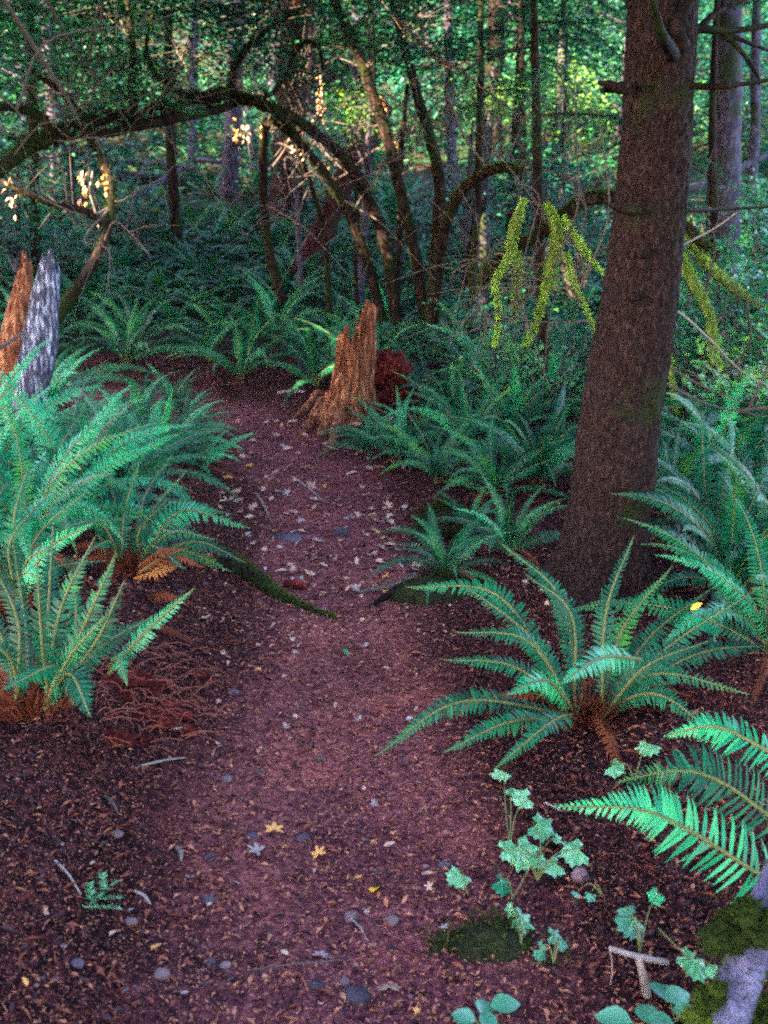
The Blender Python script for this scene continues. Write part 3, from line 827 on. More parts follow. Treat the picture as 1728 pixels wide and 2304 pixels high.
stem_thing('thin dark stem rising straight under the crown of the arch', [(612, 650, 10.2), (585, 560, 10), (572, 470, 9.8), (568, 380, 9.5), (570, 300, 9.2), (578, 262, 9.0)], [.06, .055, .05, .05, .05], moss=300, twigs=8)
stem_thing('thin stem with a small lit patch standing left of the leaning log', [(710, 680, 10.4), (708, 590, 10.3), (699, 500, 10.2), (672, 400, 10), (650, 340, 9.7), (640, 300, 9.5)], [.04, .035, .03, .03, .02], moss=200, twigs=8)
stem_thing('thin vertical twig with a white sunlit tip hanging above the arch', [(690, 60, 10.2), (690, 130, 10.2), (695, 200, 10.2), (699, 268, 10.2)], [.012, .012, .013, .009], bark='twig_pale')
stem_thing('mossy stem arching over to the right from the clump', [(935, 695, yb - .1), (945, 590, yb - .2), (962, 490, yb - .4), (990, 425, yb - .6), (1035, 380, yb - .8), (1090, 362, yb - 1), (1130, 372, yb - 1.2)], [.075, .07, .065, .06, .055, .04], moss=2000, mtop=.75, mlen=.03, twigs=3)
stem_thing('rough broken stem at the back of the clump leaning right', [(1000, 640, yb + .6), (1012, 560, yb + .6), (1030, 480, yb + .5), (1048, 430, yb + .4)], [.05, .05, .045, .03])
stem_thing('slim stem standing between the leaning log and the curved stems', [(770, 660, 11.2), (768, 560, 11.2), (772, 470, 11.2), (765, 380, 11.2), (752, 300, 11.2)], [.035, .03, .03, .02], twigs=2)
stem_thing('slim grey stem beside the arch foot left of the clump', [(650, 640, 11.5), (646, 540, 11.5), (640, 430, 11.5), (628, 330, 11.5)], [.04, .035, .03, .02], bark='bark_grey')

# unseen leaf masses added overhead to darken the wood below, parented to the stems
rng = np.random.default_rng(9)
STEMS = [o for o in COL.objects if o.parent is None and o.name.startswith('maple_sapling')]
for q_, (cx, cy) in enumerate(((2.2, 2.4), (3.2, 3.8), (1.4, 5.4), (3.4, 1.2), (2.6, 5.2), (-.6, 7.6), (1.6, 7.4), (.2, 9.6), (2.4, 9.8), (-1.8, 10.4), (.6, 11.6), (-3.2, 12.2), (3.2, 12), (-3.4, 9.2), (-1, 13.5), (2, 14), (-2.4, 8.4), (-1.0, 9.4), (.4, 8.6), (1.6, 8.8), (.4, 6.4), (2.6, 6.6), (-4.4, 10.5), (-.2, 15.5), (-3, 15), (3.4, 15), (1.2, 10.6))):
    mc = MB()
    for q in range(40 if cy > 6 else 26):
        c = np.array([cx + rng.normal(0, .9), cy + rng.normal(0, .9), max(1.5 + (cy + 1) * .235 + .8, rng.uniform(4.2, 7.5))])
        pc = c + rng.normal(0, 1, (90, 3)) * [.5, .5, .2]; pc = pc[gap_mask(pc)]
        cards(mc, pc, rng.uniform(.6, 1.25, len(pc)) * .20, np.array([0, 0, 1]) + rng.normal(0, .5, (len(pc), 3)), .6, rng=rng)
    part('crown', mc, M['leaf_dim'], STEMS[q_ % 9])

# ---------------- the great mossy arch to the left
arch = stem_thing('thick mossy limb arching over the trail to the left edge', [(640, 300, 9.3), (610, 255, 9.0), (562, 222, 8.8), (520, 214, 8.7), (488, 202, 8.6), (450, 214, 8.5), (412, 212, 8.5), (372, 236, 8.4), (335, 240, 8.3), (290, 262, 8.2), (250, 250, 8.1), (190, 268, 7.9), (150, 276, 7.8), (110, 304, 7.7), (70, 308, 7.65), (36, 336, 7.6), (-60, 420, 7.4)],
    [.038, .042, .05, .052, .045, .043, .04, .043, .05, .054, .045], moss=6500, mlen=.045, hang=.3, mtop=.5, name='arching_maple', twigs=34,
    extra=[([(525, 216, 8.7), (480, 234, 8.6), (400, 250, 8.3), (320, 268, 8.1), (240, 285, 8.0), (180, 290, 7.9), (120, 302, 7.7)], [.02, .036, .038, .034, .03, .02]),
           ([(500, 205, 8.6), (505, 150, 8.6), (530, 110, 8.6), (570, 70, 8.7), (640, 25, 8.8)], [.035, .03, .025, .012]),
           ([(290, 250, 8.2), (285, 190, 8.2), (287, 120, 8.3), (280, 40, 8.3), (270, -60, 8.4)], [.03, .028, .025, .02]),
           ([(420, 215, 8.5), (370, 190, 8.4), (330, 150, 8.4), (315, 100, 8.4), (330, 30, 8.4)], [.025, .02, .018, .01]),
           ([(190, 262, 7.9), (150, 220, 7.8), (120, 190, 7.8), (60, 150, 7.7)], [.03, .022, .018, .008]),
           ([(110, 300, 7.7), (90, 255, 7.7), (40, 235, 7.6), (-30, 230, 7.5)], [.04, .035, .03, .02]),
           ([(540, 225, 8.7), (600, 190, 8.6), (640, 110, 8.6), (665, 90, 8.6), (690, 105, 8.7), (698, 150, 8.9)], [.02, .018, .016, .014, .012])])
rng = np.random.default_rng(17)
def sprays(host, x0, x1, y0, y1, Y0, Y1, n, nl, size, mt):
    mc = MB()
    for q in range(n):
        dx, dy = rng.uniform(x0, x1), y0 + (y1 - y0) * rng.random() ** 1.3
        c = P(dx, dy, rng.uniform(Y0, Y1)); tl = rng.normal(0, .3, 2); u_ = rng.normal(0, 1, (nl, 2)) * [.24, .18]
        pc = np.stack([c[0] + u_[:, 0], c[1] + u_[:, 1], c[2] + u_ @ tl - .6 * (u_ ** 2).sum(1) + rng.normal(0, .02, nl)], 1); pc = pc[gap_mask(pc)]
        cards(mc, pc, rng.uniform(.6, 1.25, len(pc)) * size, np.array([-tl[0], -tl[1] - .1, 1]) + rng.normal(0, .28, (len(pc), 3)), .55, rng=rng)
        tube(mc, [c - [.3, 0, .05], c, c + [.3, .05, -.05]], [.004, .003, .001], 4, 6, 1, cap=False)
    part('leaf_sprays', mc, [M[mt], M['twig']], host)
sprays(arch, -60, 360, -60, 210, 7.4, 9.4, 85, 80, .06, 'leaf_a')
sprays(arch, 250, 680, -60, 160, 8.0, 9.6, 64, 80, .055, 'leaf_b')
sprays(arch, -60, 200, 230, 420, 7.6, 8.6, 12, 40, .045, 'leaf_b')
sprays(STEMS[0], 800, 1300, -60, 130, 8.0, 10.4, 60, 80, .055, 'leaf_b')
sprays(STEMS[1], 600, 880, -60, 110, 9, 10.8, 34, 80, .055, 'leaf_a')
stem_thing('dark upright stem at left propping up the mossy arch', [(120, 690, 7.2), (150, 645, 7.2), (195, 580, 7.2), (232, 500, 7.3), (240, 420, 7.4), (228, 360, 7.5), (205, 320, 7.6), (190, 285, 7.7)], [.06, .052, .042, .038, .036, .034, .03], moss=900, twigs=9,
    extra=[([(235, 490, 7.3), (180, 455, 7.2), (110, 440, 7.1), (40, 410, 7.0), (-20, 380, 7.0)], [.028, .025, .02, .012])])
stem_thing('short twig at left with a white sunlit tip under the arch', [(200, 370, 7.4), (196, 395, 7.4), (193, 412, 7.4), (205, 455, 7.4), (215, 500, 7.3)], [.006, .010, .010, .007, .005], bark='twig_pale')
# pale leaves added at the sun flecks, standing in for glints on the stems
HOST = {0: STEMS[7], 1: STEMS[7], 2: STEMS[7], 3: STEMS[1], 4: STEMS[1], 5: STEMS[3], 6: arch, 7: arch, 8: arch, 9: arch, 10: arch, 11: STEMS[1], 12: STEMS[1], 24: arch, 25: STEMS[4], 26: STEMS[4], 27: arch, 22: STEMS[4]}
for q_, (p_, r_) in enumerate(FLECKS[:46]):
    host = HOST.get(q_)
    if p_[1] > 10.4 or host is None: continue
    mc = MB(); n_ = 10
    pc = p_ + rng.normal(0, 1, (n_, 3)) * [.018, .018, .075] + SDIR * .05
    cards(mc, pc, rng.uniform(.028, .052, n_), SDIR + rng.normal(0, .6, (n_, 3)), .55, rng=rng, axis=np.array([0, 0, -1.0]) + rng.normal(0, .5, (n_, 3)))
    tube(mc, [p_ + [.02, .05, -.12], p_, p_ + [0, 0, .12]], [.004, .003, .001], 4, 6, 1, cap=False)
    part('glint_leaves', mc, [M['leaf_tan' if q_ % 3 else 'leaf_orange'], M['twig']], host)
# slanting bare poles at the upper left and right
for lab, pts, rd in (('thin bare pole slanting down across the upper left corner', [(-30, -60, 6.5), (60, 80, 6.8), (130, 190, 7.1), (175, 270, 7.4)], .018),
                     ('thin bare pole slanting beside the first, further right', [(60, -80, 7.0), (150, 90, 7.4), (230, 200, 7.8), (320, 330, 8.2)], .014),
                     ('pale thin twig slanting in from the left edge', [(-40, 170, 6.0), (10, 215, 6.1), (48, 250, 6.2)], .010),
                     ('long thin branch slanting down from the top centre to the hemlock', [(850, 30, 8.5), (930, 110, 8.3), (1010, 165, 8.1), (1100, 235, 7.9), (1180, 285, 7.7)], .014),
                     ('thin dead twig slanting below the long branch', [(1060, 240, 8.5), (1110, 300, 8.5), (1165, 350, 8.5)], .006),
                     ('thin dark branch falling from the hemlock to the arching mossy stem', [(960, 190, 9), (1000, 290, 9.2), (1035, 340, 9.2), (1072, 382, 9.2)], .017),
                     ('thin branch slanting across the top left of centre', [(540, -60, 8), (600, 40, 8.2), (650, 130, 8.4), (690, 230, 8.6)], .010)):
    stem_thing(lab, pts, [rd, rd * .9, rd * .6, rd * .4], bark='twig', name='dead_sapling', cat='sapling', seg=6, twigs=2)

# ---------------- drooping bright mossy limbs right and left of the big conifer
D1 = 6.4
stem_thing('vine maple with bright mossy limbs hanging beside the big conifer', [(1040, 612, D1 + .4), (1085, 555, D1 + .3), (1150, 515, D1 + .2), (1210, 475, D1), (1265, 432, D1), (1330, 428, D1), (1400, 440, D1), (1480, 490, D1), (1530, 540, D1)],
    [.03, .035, .035, .04, .045, .045, .04, .035, .02], moss=3500, mlen=.03, name='vine_maple', mtop=.5)
HANG = [('bright mossy limb hanging furthest left of the big conifer', [(1135, 430, D1), (1118, 490, D1), (1095, 560, D1), (1078, 610, D1), (1077, 680, D1), (1070, 745, D1)], [.018, .03, .032, .02, .013, .006], 2600),
        ('bright mossy limb with a fat upper end hanging third from the left', [(1180, 440, D1 - .1), (1200, 500, D1 - .1), (1197, 575, D1 - .1), (1180, 640, D1 - .1), (1155, 700, D1), (1130, 745, D1)], [.022, .036, .036, .024, .018, .008], 3000),
        ('forked mossy limb hanging second from the left', [(1105, 520, D1 + .2), (1125, 570, D1 + .2), (1118, 640, D1 + .2), (1108, 690, D1 + .2)], [.018, .026, .018, .006], 1600),
        ('short mossy limb slanting right, close to the conifer trunk', [(1215, 470, D1 - .2), (1250, 515, D1 - .2), (1280, 560, D1 - .2), (1305, 590, D1 - .2)], [.014, .024, .018, .005], 1200),
        ('thin mossy limb hanging just left of the conifer trunk', [(1225, 545, D1 - .2), (1240, 610, D1 - .2), (1258, 660, D1 - .2), (1290, 730, D1 - .2)], [.014, .016, .012, .005], 900),
        ('long bright mossy limb running down to the ferns right of the conifer', [(1455, 530, D1 - .3), (1490, 590, D1 - .3), (1525, 680, D1 - .3), (1550, 780, D1 - .3), (1570, 860, D1 - .3), (1578, 950, D1 - .3)], [.02, .035, .03, .034, .026, .022], 4200),
        ('mossy limb slanting away to the right edge beside the long one', [(1478, 500, D1), (1520, 560, D1 + .1), (1580, 620, D1 + .2), (1650, 670, D1 + .3)], [.02, .034, .028, .015], 1800),
        ('thin mossy shoot behind the conifer trunk at right', [(1440, 720, D1 - .3), (1455, 860, D1 - .3), (1490, 930, D1 - .4), (1520, 990, D1 - .4)], [.012, .022, .02, .01], 1200)]
HANG = [(l_, [(p_[0] + random.uniform(-7, 7), p_[1], p_[2]) for p_ in q_], [v_ * 1.0 * random.uniform(.75, 1.25) for v_ in r_], int(n_ * .8)) for l_, q_, r_, n_ in HANG]
for lab, pts, rd, nm in HANG:
    stem_thing(lab, pts, rd, bark='moss_bark', moss=nm, mossmat='moss_bright', name='mossy_limb', cat='branch', mlen=.022, mtop=.75, hang=.5, patchy=.62, rough=.55, group='mossy limbs hanging round the big conifer', twigs=4)
stem_thing('bare grey vine looping past the big conifer trunk', [(1590, 460, 4.0), (1540, 495, 3.95), (1450, 545, 3.85), (1418, 590, 3.85), (1425, 645, 3.85), (1480, 685, 3.95), (1540, 740, 4.1), (1600, 800, 4.3), (1690, 850, 4.5)], [.003, .004, .005, .006, .005, .004, .003], bark='twig_pale', name='vine', cat='vine', seg=6)
stem_thing('long thin dead twig level with the ferns right of the conifer', [(1425, 820, 4.9), (1520, 870, 5.0), (1600, 890, 5.1), (1700, 905, 5.2)], [.007, .006, .005, .003], bark='twig', name='dead_twig', cat='twig', seg=6, twigs=2)
stem_thing('thin dead twig sloping down to the right edge below the vine', [(1440, 790, 5.0), (1530, 840, 5.1), (1640, 880, 5.2), (1720, 900, 5.2)], [.006, .005, .004, .003], bark='twig', name='dead_twig', cat='twig', seg=6)

# ---------------- hemlock boughs at the upper right
def bough_mesh(seed, L=1.4, droop=.45):
    rng = np.random.default_rng(seed); mb = MB()
    n = 40; t = np.linspace(0, 1, n)
    C = np.stack([L * t, .06 * np.sin(t * 5 + seed) * t, .10 * np.sin(t * 3) - droop * t ** 2 * L * .7], 1)
    tube(mb, C, [.010, .006, .002], 5, 14, 1, cap=False)
    CC, AX, NN, LL = [], [], [], []
    T = nrm(np.gradient(C, axis=0))
    for k in range(2, n):
        for s in (-1, 1):
            tl = L * .34 * (1 - .75 * t[k]) * rng.uniform(.5, 1.1) * min(1, .35 + t[k] * 3)
            d = nrm(T[k] * .75 + np.array([0, s, 0]) * .8 + [0, 0, rng.normal(-.15, .15)])
            m = max(3, int(tl / .016)); u = np.linspace(.04, 1, m)
            pts = C[k] + d * (u * tl)[:, None] + np.array([0, 0, -.35]) * (u ** 2 * tl)[:, None]
            sd = nrm(np.cross(d, [0, 0, 1]))
            for q in (-1, 1):
                CC.append(pts); AX.append(nrm(d * .5 + sd * q + rng.normal(0, .25, (m, 3)))); NN.append(np.array([0, 0, 1]) + rng.normal(0, .3, (m, 3))); LL.append(.024 * rng.uniform(.6, 1.2, m) * (1.1 - .5 * u))
    cards(mb, np.concatenate(CC), np.concatenate(LL), np.concatenate(NN), .42, 0, rng, np.concatenate(AX))
    return mb.mesh('bough', [M['needle'], M['twig']])
BOUGH = [bough_mesh(1), bough_mesh(2, 1.2, .6), bough_mesh(3, 1.6, .35)]
def hemlock(label, foot, top, rad, z0, z1, nb, sc, seed, name='hemlock_tree'):
    rg = random.Random(seed)
    b = P(*foot); b[2] = gz(b[0], b[1]); tp = P(top[0] + rg.uniform(-70, 70), top[1], top[2] + rg.uniform(-.4, .4))
    t = thing(name, label, 'tree', tuple(b))
    mb = MB(); C, r = tube(mb, [b - [0, 0, .1], (b + tp) / 2 + [rg.uniform(-.12, .12), rg.uniform(-.1, .1), 0], tp], [rad, rad * .8, rad * .35], 9, 30, rough=.12)
    part('trunk', mb, M['bark_dark'], t)
    for k in range(nb):
        z = z0 + (z1 - z0) * (k + rg.random()) / nb
        c = np.array([np.interp(z, C[:, 2], C[:, q]) for q in range(3)])
        az_ = k * 2.399 + rg.uniform(-.4, .4); s_ = sc * rg.uniform(.7, 1.15)
        u_ = np.linspace(0, 1.5, 12)[:, None] * s_; d_ = np.array([math.cos(az_), math.sin(az_), 0]); w_ = np.array([-d_[1], d_[0], 0])
        q_ = np.concatenate([c + d_ * u_ + w_ * v_ * s_ - [0, 0, .16 * s_] * (u_ / s_) ** 2 for v_ in (-.35, 0, .35)])
        if not gap_mask(q_).all(): continue                          # leave the sunbeams their way through
        o = put('bough', rg.choice(BOUGH), t, tuple(c - ORG[t.name]))
        o.rotation_euler = (rg.uniform(-.3, .3), rg.uniform(-.15, .3), az_); o.scale = (s_,) * 3
    return t
hemlock('young hemlock with drooping flat boughs left of the big conifer', (1190, 700, 7.6), (1185, -260, 7.6), .045, 2.2, 4.8, 26, 1.0, 4)
hemlock('hemlock sapling behind the upright stems spreading over the top of the picture', (1010, 640, 9.6), (1020, -250, 9.6), .05, 3.0, 6, 26, 1.25, 5)
hemlock('hemlock further up the slope behind the long slanting branch', (1100, 500, 14), (1100, -200, 14), .08, 3.6, 8.5, 34, 1.7, 6)
hemlock('hemlock sapling with thin boughs right of the big conifer at the top edge', (1590, 560, 9), (1600, -240, 9), .045, 3.2, 5.5, 14, .9, 8)
hemlock('hemlock at the top left with teal boughs above the arch', (380, 500, 15), (372, -220, 15), .09, 4.3, 9, 34, 1.8, 9)
hemlock('second hemlock at the far upper left over the mossy limb', (60, 480, 12), (52, -240, 12), .07, 3.6, 7, 30, 1.5, 10)
hemlock('hemlock high on the slope at top centre behind the upright stems', (800, 430, 20), (800, -120, 20), .10, 4.6, 11, 36, 2.1, 12)

# ---------------- leafy understory on the slope
rng = np.random.default_rng(5)
def view_z(px_y, Y): return P(829, px_y, Y)[2]
def undertree(label, dx, Y, y_lo, y_hi, wpx, ncl, nl, size, mt, group, bark='bark_grey', spread=.4):
    b = P(dx, 400, Y); b[2] = gz(b[0], b[1])
    cl = []
    for q in range(ncl):
        p = P(dx + rng.normal(0, wpx * .5), rng.uniform(y_hi, y_lo), Y + rng.normal(0, 1.2))
        p[2] = max(p[2], gz(p[0], p[1]) + .3); cl.append(p)
    top = P(dx + rng.normal(0, 20), y_hi - 40, Y)
    return leafy_tree('understory_tree', label, 'tree', b, top, .035 + .002 * Y, cl, nl, size, mt, bark, rng, spread, .55, group)
G1 = 'leafy understory trees on the slope'
undertree('bright leafy tree filling the top left corner of the slope', 60, 21, 330, -60, 190, 34, 110, .11, 'leaf_a', G1)
undertree('leafy tree with yellow green sunlit leaves at upper left', 240, 24, 260, -60, 170, 36, 110, .12, 'leaf_a', G1)
undertree('leafy tree above the crown of the arch', 420, 22, 230, -60, 170, 34, 110, .11, 'leaf_a', G1)
undertree('teal leafy tree at the top left of centre', 590, 25, 190, -60, 150, 32, 110, .12, 'leaf_b', G1)
undertree('leafy tree at the top centre behind the slanting stem', 760, 26, 200, -60, 140, 32, 110, .12, 'leaf_a', G1)
undertree('leafy tree behind the rightmost upright stem', 930, 24, 230, -60, 140, 32, 110, .11, 'leaf_b', G1)
undertree('leafy tree far up behind the young hemlock', 1110, 24, 260, -60, 160, 36, 110, .11, 'leaf_a', G1)
undertree('yellow green sunlit sapling just left of the big conifer', 1235, 12.5, 330, 110, 55, 26, 60, .065, 'leaf_y', G1, spread=.16)
undertree('leafy tree high at the right behind the big conifer', 1330, 22, 300, -60, 150, 30, 110, .10, 'leaf_a', G1)
undertree('leafy tree at the top right edge beyond the dead branches', 1590, 20, 300, -60, 170, 40, 110, .10, 'leaf_b', G1)
undertree('low leafy tree on the slope left under the arch', 150, 17, 420, 250, 170, 30, 80, .085, 'leaf_b', G1)
undertree('low teal leafy sapling on the slope at the far left', 20, 12, 540, 380, 90, 24, 70, .06, 'leaf_b', G1, spread=.3)
undertree('sparse leafy sapling behind the straight grey trunk', 560, 20, 420, 240, 120, 24, 70, .09, 'leaf_b', G1)
undertree('leafy sapling on the dim slope behind the curved stems', 740, 17, 430, 250, 120, 24, 70, .08, 'leaf_b', G1)
undertree('leafy sapling under the arching mossy stem on the right', 1010, 14, 480, 300, 110, 26, 70, .07, 'leaf_b', G1)
undertree('leafy sapling with a lit spray beside the long slanting branch', 1050, 11.5, 240, 180, 62, 20, 44, .06, 'leaf_y', G1, spread=.14)
undertree('small sapling with lit leaves above the leaning log', 765, 11.5, 285, 195, 34, 14, 44, .065, 'leaf_y', G1, spread=.12)
undertree('leafy sapling on the slope behind the mossy hanging limbs', 1180, 11, 480, 330, 100, 26, 70, .06, 'leaf_b', G1, spread=.3)

# far wood that closes the view up the slope (reads as one mass)
mbw = MB()
for k in range(2300):
    y = 20 + 18 * rng.random(); x = rng.uniform(-.5 * y - 2, .5 * y + 2)
    if vnoise(np.array([x * .35, y * .22, 1.5]), 8) < -.18: continue
    z0 = gz(x, y); c = np.array([x, y, z0 + .3 + abs(rng.normal(0, 1)) * 2.6])
    n_ = 60; tilt = rng.normal(0, .28, 3); u_ = rng.normal(0, 1, (n_, 3)); pc = c + u_ * [.75, .75, .08]; pc[:, 2] -= (u_[:, 0] * tilt[0] + u_[:, 1] * tilt[1]) * .75 + .12 * (u_[:, 0] ** 2 + u_[:, 1] ** 2)
    pc = pc[gap_mask(pc)]
    cards(mbw, pc, rng.uniform(.10, .22, len(pc)), np.array([tilt[0], tilt[1] - .2, 1]) + rng.normal(0, .28, (len(pc), 3)), .6, rng=rng)
part('far_wood', mbw, M['leaf_a'], kind='stuff')
mbw = MB()
for k in range(5200):
    y = 10.5 + 26 * rng.random(); x = rng.uniform(-.48 * y - 1, .48 * y + 1)
    d_, s_ = trail_d(np.array(x), np.array(y))
    if d_ < 1.0 or vnoise(np.array([x * .8, y * .8, 0]), 4) < -.25: continue
    z0 = gz(x, y); n_ = 14; pc = np.array([x, y, z0]) + np.abs(rng.normal(0, 1, (n_, 3))) * [0, 0, .22] + rng.normal(0, .22, (n_, 3)) * [1, 1, 0]
    cards(mbw, pc, rng.uniform(.035, .07, n_) * (.6 + y / 22), np.array([0, 0, 1]) + rng.normal(0, .45, (n_, 3)), .65, rng=rng)
part('undergrowth', mbw, M['leaf_dim'], kind='stuff')
for k in range(12):
    x = -14 + k * 2.5 + rng.uniform(-.4, .4); y = rng.uniform(25, 33); z = gz(x, y); r_ = rng.uniform(.08, .24)
    mb = MB(); tube(mb, [(x, y, z - .3), (x + rng.normal(0, .2), y, z + 5), (x + rng.normal(0, .5), y, z + 12)], [r_, r_ * .8, r_ * .5], 10, 16, rough=.12)
    t = thing('far_tree', 'distant dim trunk among the leaves far up the slope', 'tree', (x, y, z), 'distant trunks up the slope')
    part('trunk', mb, M[rng.choice(['bark_grey', 'bark_dark', 'bark_grey', 'bark_red'])], t)

# ---------------- broad leaved shrubs
def shrub(label, foot, H, W, ns, nl, size, mt, seed, group=None, name='leafy_shrub', cat='shrub'):
    rg = np.random.default_rng(seed)
    b = np.array([foot[0], foot[1], gz(foot[0], foot[1])])
    t = thing(name, label, cat, tuple(b), group)
    ms, ml = MB(), MB()
    for k in range(ns):
        a = rg.uniform(0, 6.28); tip = b + [math.cos(a) * W * rg.uniform(.3, 1), math.sin(a) * W * rg.uniform(.3, 1), H * rg.uniform(.5, 1)]
        C, r = tube(ms, [b, (b + tip) / 2 + [0, 0, H * .18], tip], [.008, .005, .0015], 5, 14, cap=False)
        n = nl; u = rg.uniform(.3, 1, n); i = (u * (len(C) - 1)).astype(int)
        pc = C[i] + rg.normal(0, .05, (n, 3)) * [1, 1, .4]
        pc = pc[gap_mask(pc)]
        cards(ml, pc, rg.uniform(.6, 1.2, len(pc)) * size, np.array([0, -.25, 1]) + rg.normal(0, .4, (len(pc), 3)), .68, rng=rg)
    part('stems', ms, M['twig'], t); part('leaves', ml, M[mt], t)
    return t
SH = 'broad leaved shrubs on the right slope'
for k, (dx, Y, H, W, sz, mt, lab) in enumerate([
    (1610, 7.0, 1.5, .7, .055, 'leaf_a', 'leafy shrub at the right edge with bright leaves above the mossy limb'),
    (1540, 8.2, 1.3, .7, .055, 'leaf_b', 'leafy shrub right behind the long mossy limb'),
    (1650, 9.0, 1.9, .9, .06, 'leaf_a', 'tall leafy shrub at the far right edge of the slope'),
    (1470, 9.4, 1.4, .8, .055, 'leaf_b', 'leafy shrub on the slope close behind the big conifer'),
    (1590, 5.9, .8, .5, .045, 'leaf_b', 'low leafy shrub below the long mossy limb at right'),
    (1500, 7.4, 1.1, .6, .05, 'leaf_a', 'leafy shrub with glossy leaves between the vine and the long mossy limb'), (1570, 9.6, 1.7, .8, .055, 'leaf_a', 'glossy leafy shrub above the mossy limb slanting to the right edge'), (1660, 6.6, 1.0, .5, .05, 'leaf_a', 'glossy low shrub cut by the right edge below the vine'), (1450, 8.4, 1.0, .5, .05, 'leaf_a', 'glossy shrub peeping out right of the conifer trunk'),
    (1240, 8.0, .9, .6, .05, 'leaf_b', 'leafy shrub behind the hanging mossy limbs left of the conifer'),
    (1090, 7.0, .75, .5, .05, 'leaf_a', 'small bright leafed shrub under the leftmost mossy limb'),
    (1170, 6.8, .75, .5, .045, 'leaf_a', 'small leafy shrub under the fat mossy limb'),
    (1060, 9.0, .9, .6, .05, 'leaf_b', 'leafy shrub right of the foot of the clump of stems'),
    (1520, 11.5, 1.6, .9, .06, 'leaf_b', 'leafy shrub higher on the slope by the purple grey trunk'),
    (1640, 12.5, 1.8, 1.0, .06, 'leaf_a', 'leafy shrub high on the slope at the right edge'),
    (1240, 12.0, 1.5, .8, .06, 'leaf_b', 'leafy shrub on the dim slope above the mossy limbs'),
    (870, 9.6, .5, .3, .045, 'leaf_a', 'small bright leafy plant at the foot of the stems'),
    (700, 14, 1.2, .8, .06, 'leaf_b', 'leafy shrub on the dim slope behind the leaning log'),
    (120, 13, 1.2, .9, .06, 'leaf_b', 'leafy shrub at left under the mossy arch'),
    (300, 15, 1.3, .9, .06, 'leaf_b', 'leafy shrub in front of the thick dark fallen log')]):
    f = P(dx, 800, Y)
    shrub(lab, f, H, W, 22, 26, sz * 1.35 if dx > 1400 else sz, 'leaf_sh' if dx > 1400 else mt, 100 + k, SH)

# ---------------- rotten cedar stump beside the trail
def jag_stump(name, label, cat, base, R0, H, tops, mats, seed, flare=.9, lean=(0, 0), nroots=6, seg=120, nz=90, groove=.02):
    rg = np.random.default_rng(seed)
    t = thing(name, label, cat, tuple(base))
    a = np.arange(seg) / seg * 2 * math.pi
    th = np.interp(a, *tops, period=2 * math.pi) * H
    th = th + .05 * H * fbm(np.stack([np.cos(a) * 5, np.sin(a) * 5, a * 0], -1), 3, seed) + .035 * H * vnoise(np.stack([a * 9, a * 0, a * 0], -1), seed)
    u = np.linspace(0, 1, nz)
    z = -.06 + u[:, None] * (th[None] + .06)
    g = fbm(np.stack([np.cos(a)[None] * 7 + z * .6, np.sin(a)[None] * 7 + z * 0, z * 1.3], -1), 4, seed + 3)
    g2 = fbm(np.stack([np.cos(a)[None] * 22 + z, np.sin(a)[None] * 22 + z * 0, z * 2.2], -1), 3, seed + 6)
    rt = .5 + .5 * np.cos(a * nroots + .8 * np.sin(a * 2) + seed)
    zz = np.clip(z, 0, 9)
    r = R0 * (1 - .46 * zz / H) + R0 * flare * np.exp(-zz / (.17 * H)) * (.25 + .9 * rt[None] ** 2) + groove * g * 2.2 + groove * .9 * g2
    X = np.stack([base[0] + r * np.cos(a)[None] + lean[0] * zz, base[1] + r * np.sin(a)[None] + lean[1] * zz, base[2] + z], -1)
    # hollow inside
    ui = np.linspace(1, .45, 20)
    zi = -.06 + ui[:, None] * (th[None] + .06)
    ri = np.clip(R0 * (1 - .46 * zi / H) * np.linspace(.92, .35, 20)[:, None], .01, 9) + groove * .5 * g[-20:]
    Xi = np.stack([base[0] + ri * np.cos(a)[None] + lean[0] * zi, base[1] + ri * np.sin(a)[None] + lean[1] * zi, base[2] + zi], -1)
    V = np.concatenate([X, Xi]).reshape(-1, 3); n = nz + 20
    i, j = np.meshgrid(np.arange(n - 1), np.arange(seg), indexing='ij'); i, j = i.ravel(), j.ravel(); k = (j + 1) % seg
    mb = MB(); mb.add(V, np.stack([i * seg + j, i * seg + k, (i + 1) * seg + k, (i + 1) * seg + j], 1))
    part('wood', mb, mats, t)
    return t
sb = G(742, 930); sb[2] = gz(sb[0], sb[1])
sb = sb + [.03, .22, 0]
cst = jag_stump('tree_stump', 'jagged reddish brown rotten stump at the bend of the trail', 'stump', sb, .155, .90,
    ([0, .6, 1.2, 1.9, 2.6, 3.2, 3.8, 4.3, 4.7, 5.2, 5.7], [1.0, 1.04, .98, .74, .62, .74, .84, .70, .80, .96, .99]), M['red_wood'], 4, flare=1.0, lean=(.10, 0), nroots=5, groove=.034)
for q, (pts, rd) in enumerate([([(700, 900), (668, 925), (640, 950)], .035), ([(735, 930), (720, 955), (700, 985)], .035), ([(690, 880), (655, 895), (630, 905)], .03)]):
    pp = [G(*p) + [0, 0, .02] for p in pts]; pp[0] = pp[0] + [0, .0, .10]; pp[-1] = pp[-1] - [0, 0, .03]
    mb = MB(); tube(mb, pp, [rd * 1.5, rd, rd * .4], 8, 14, rough=.3, fr=14); part('root', mb, M['red_wood'], cst)
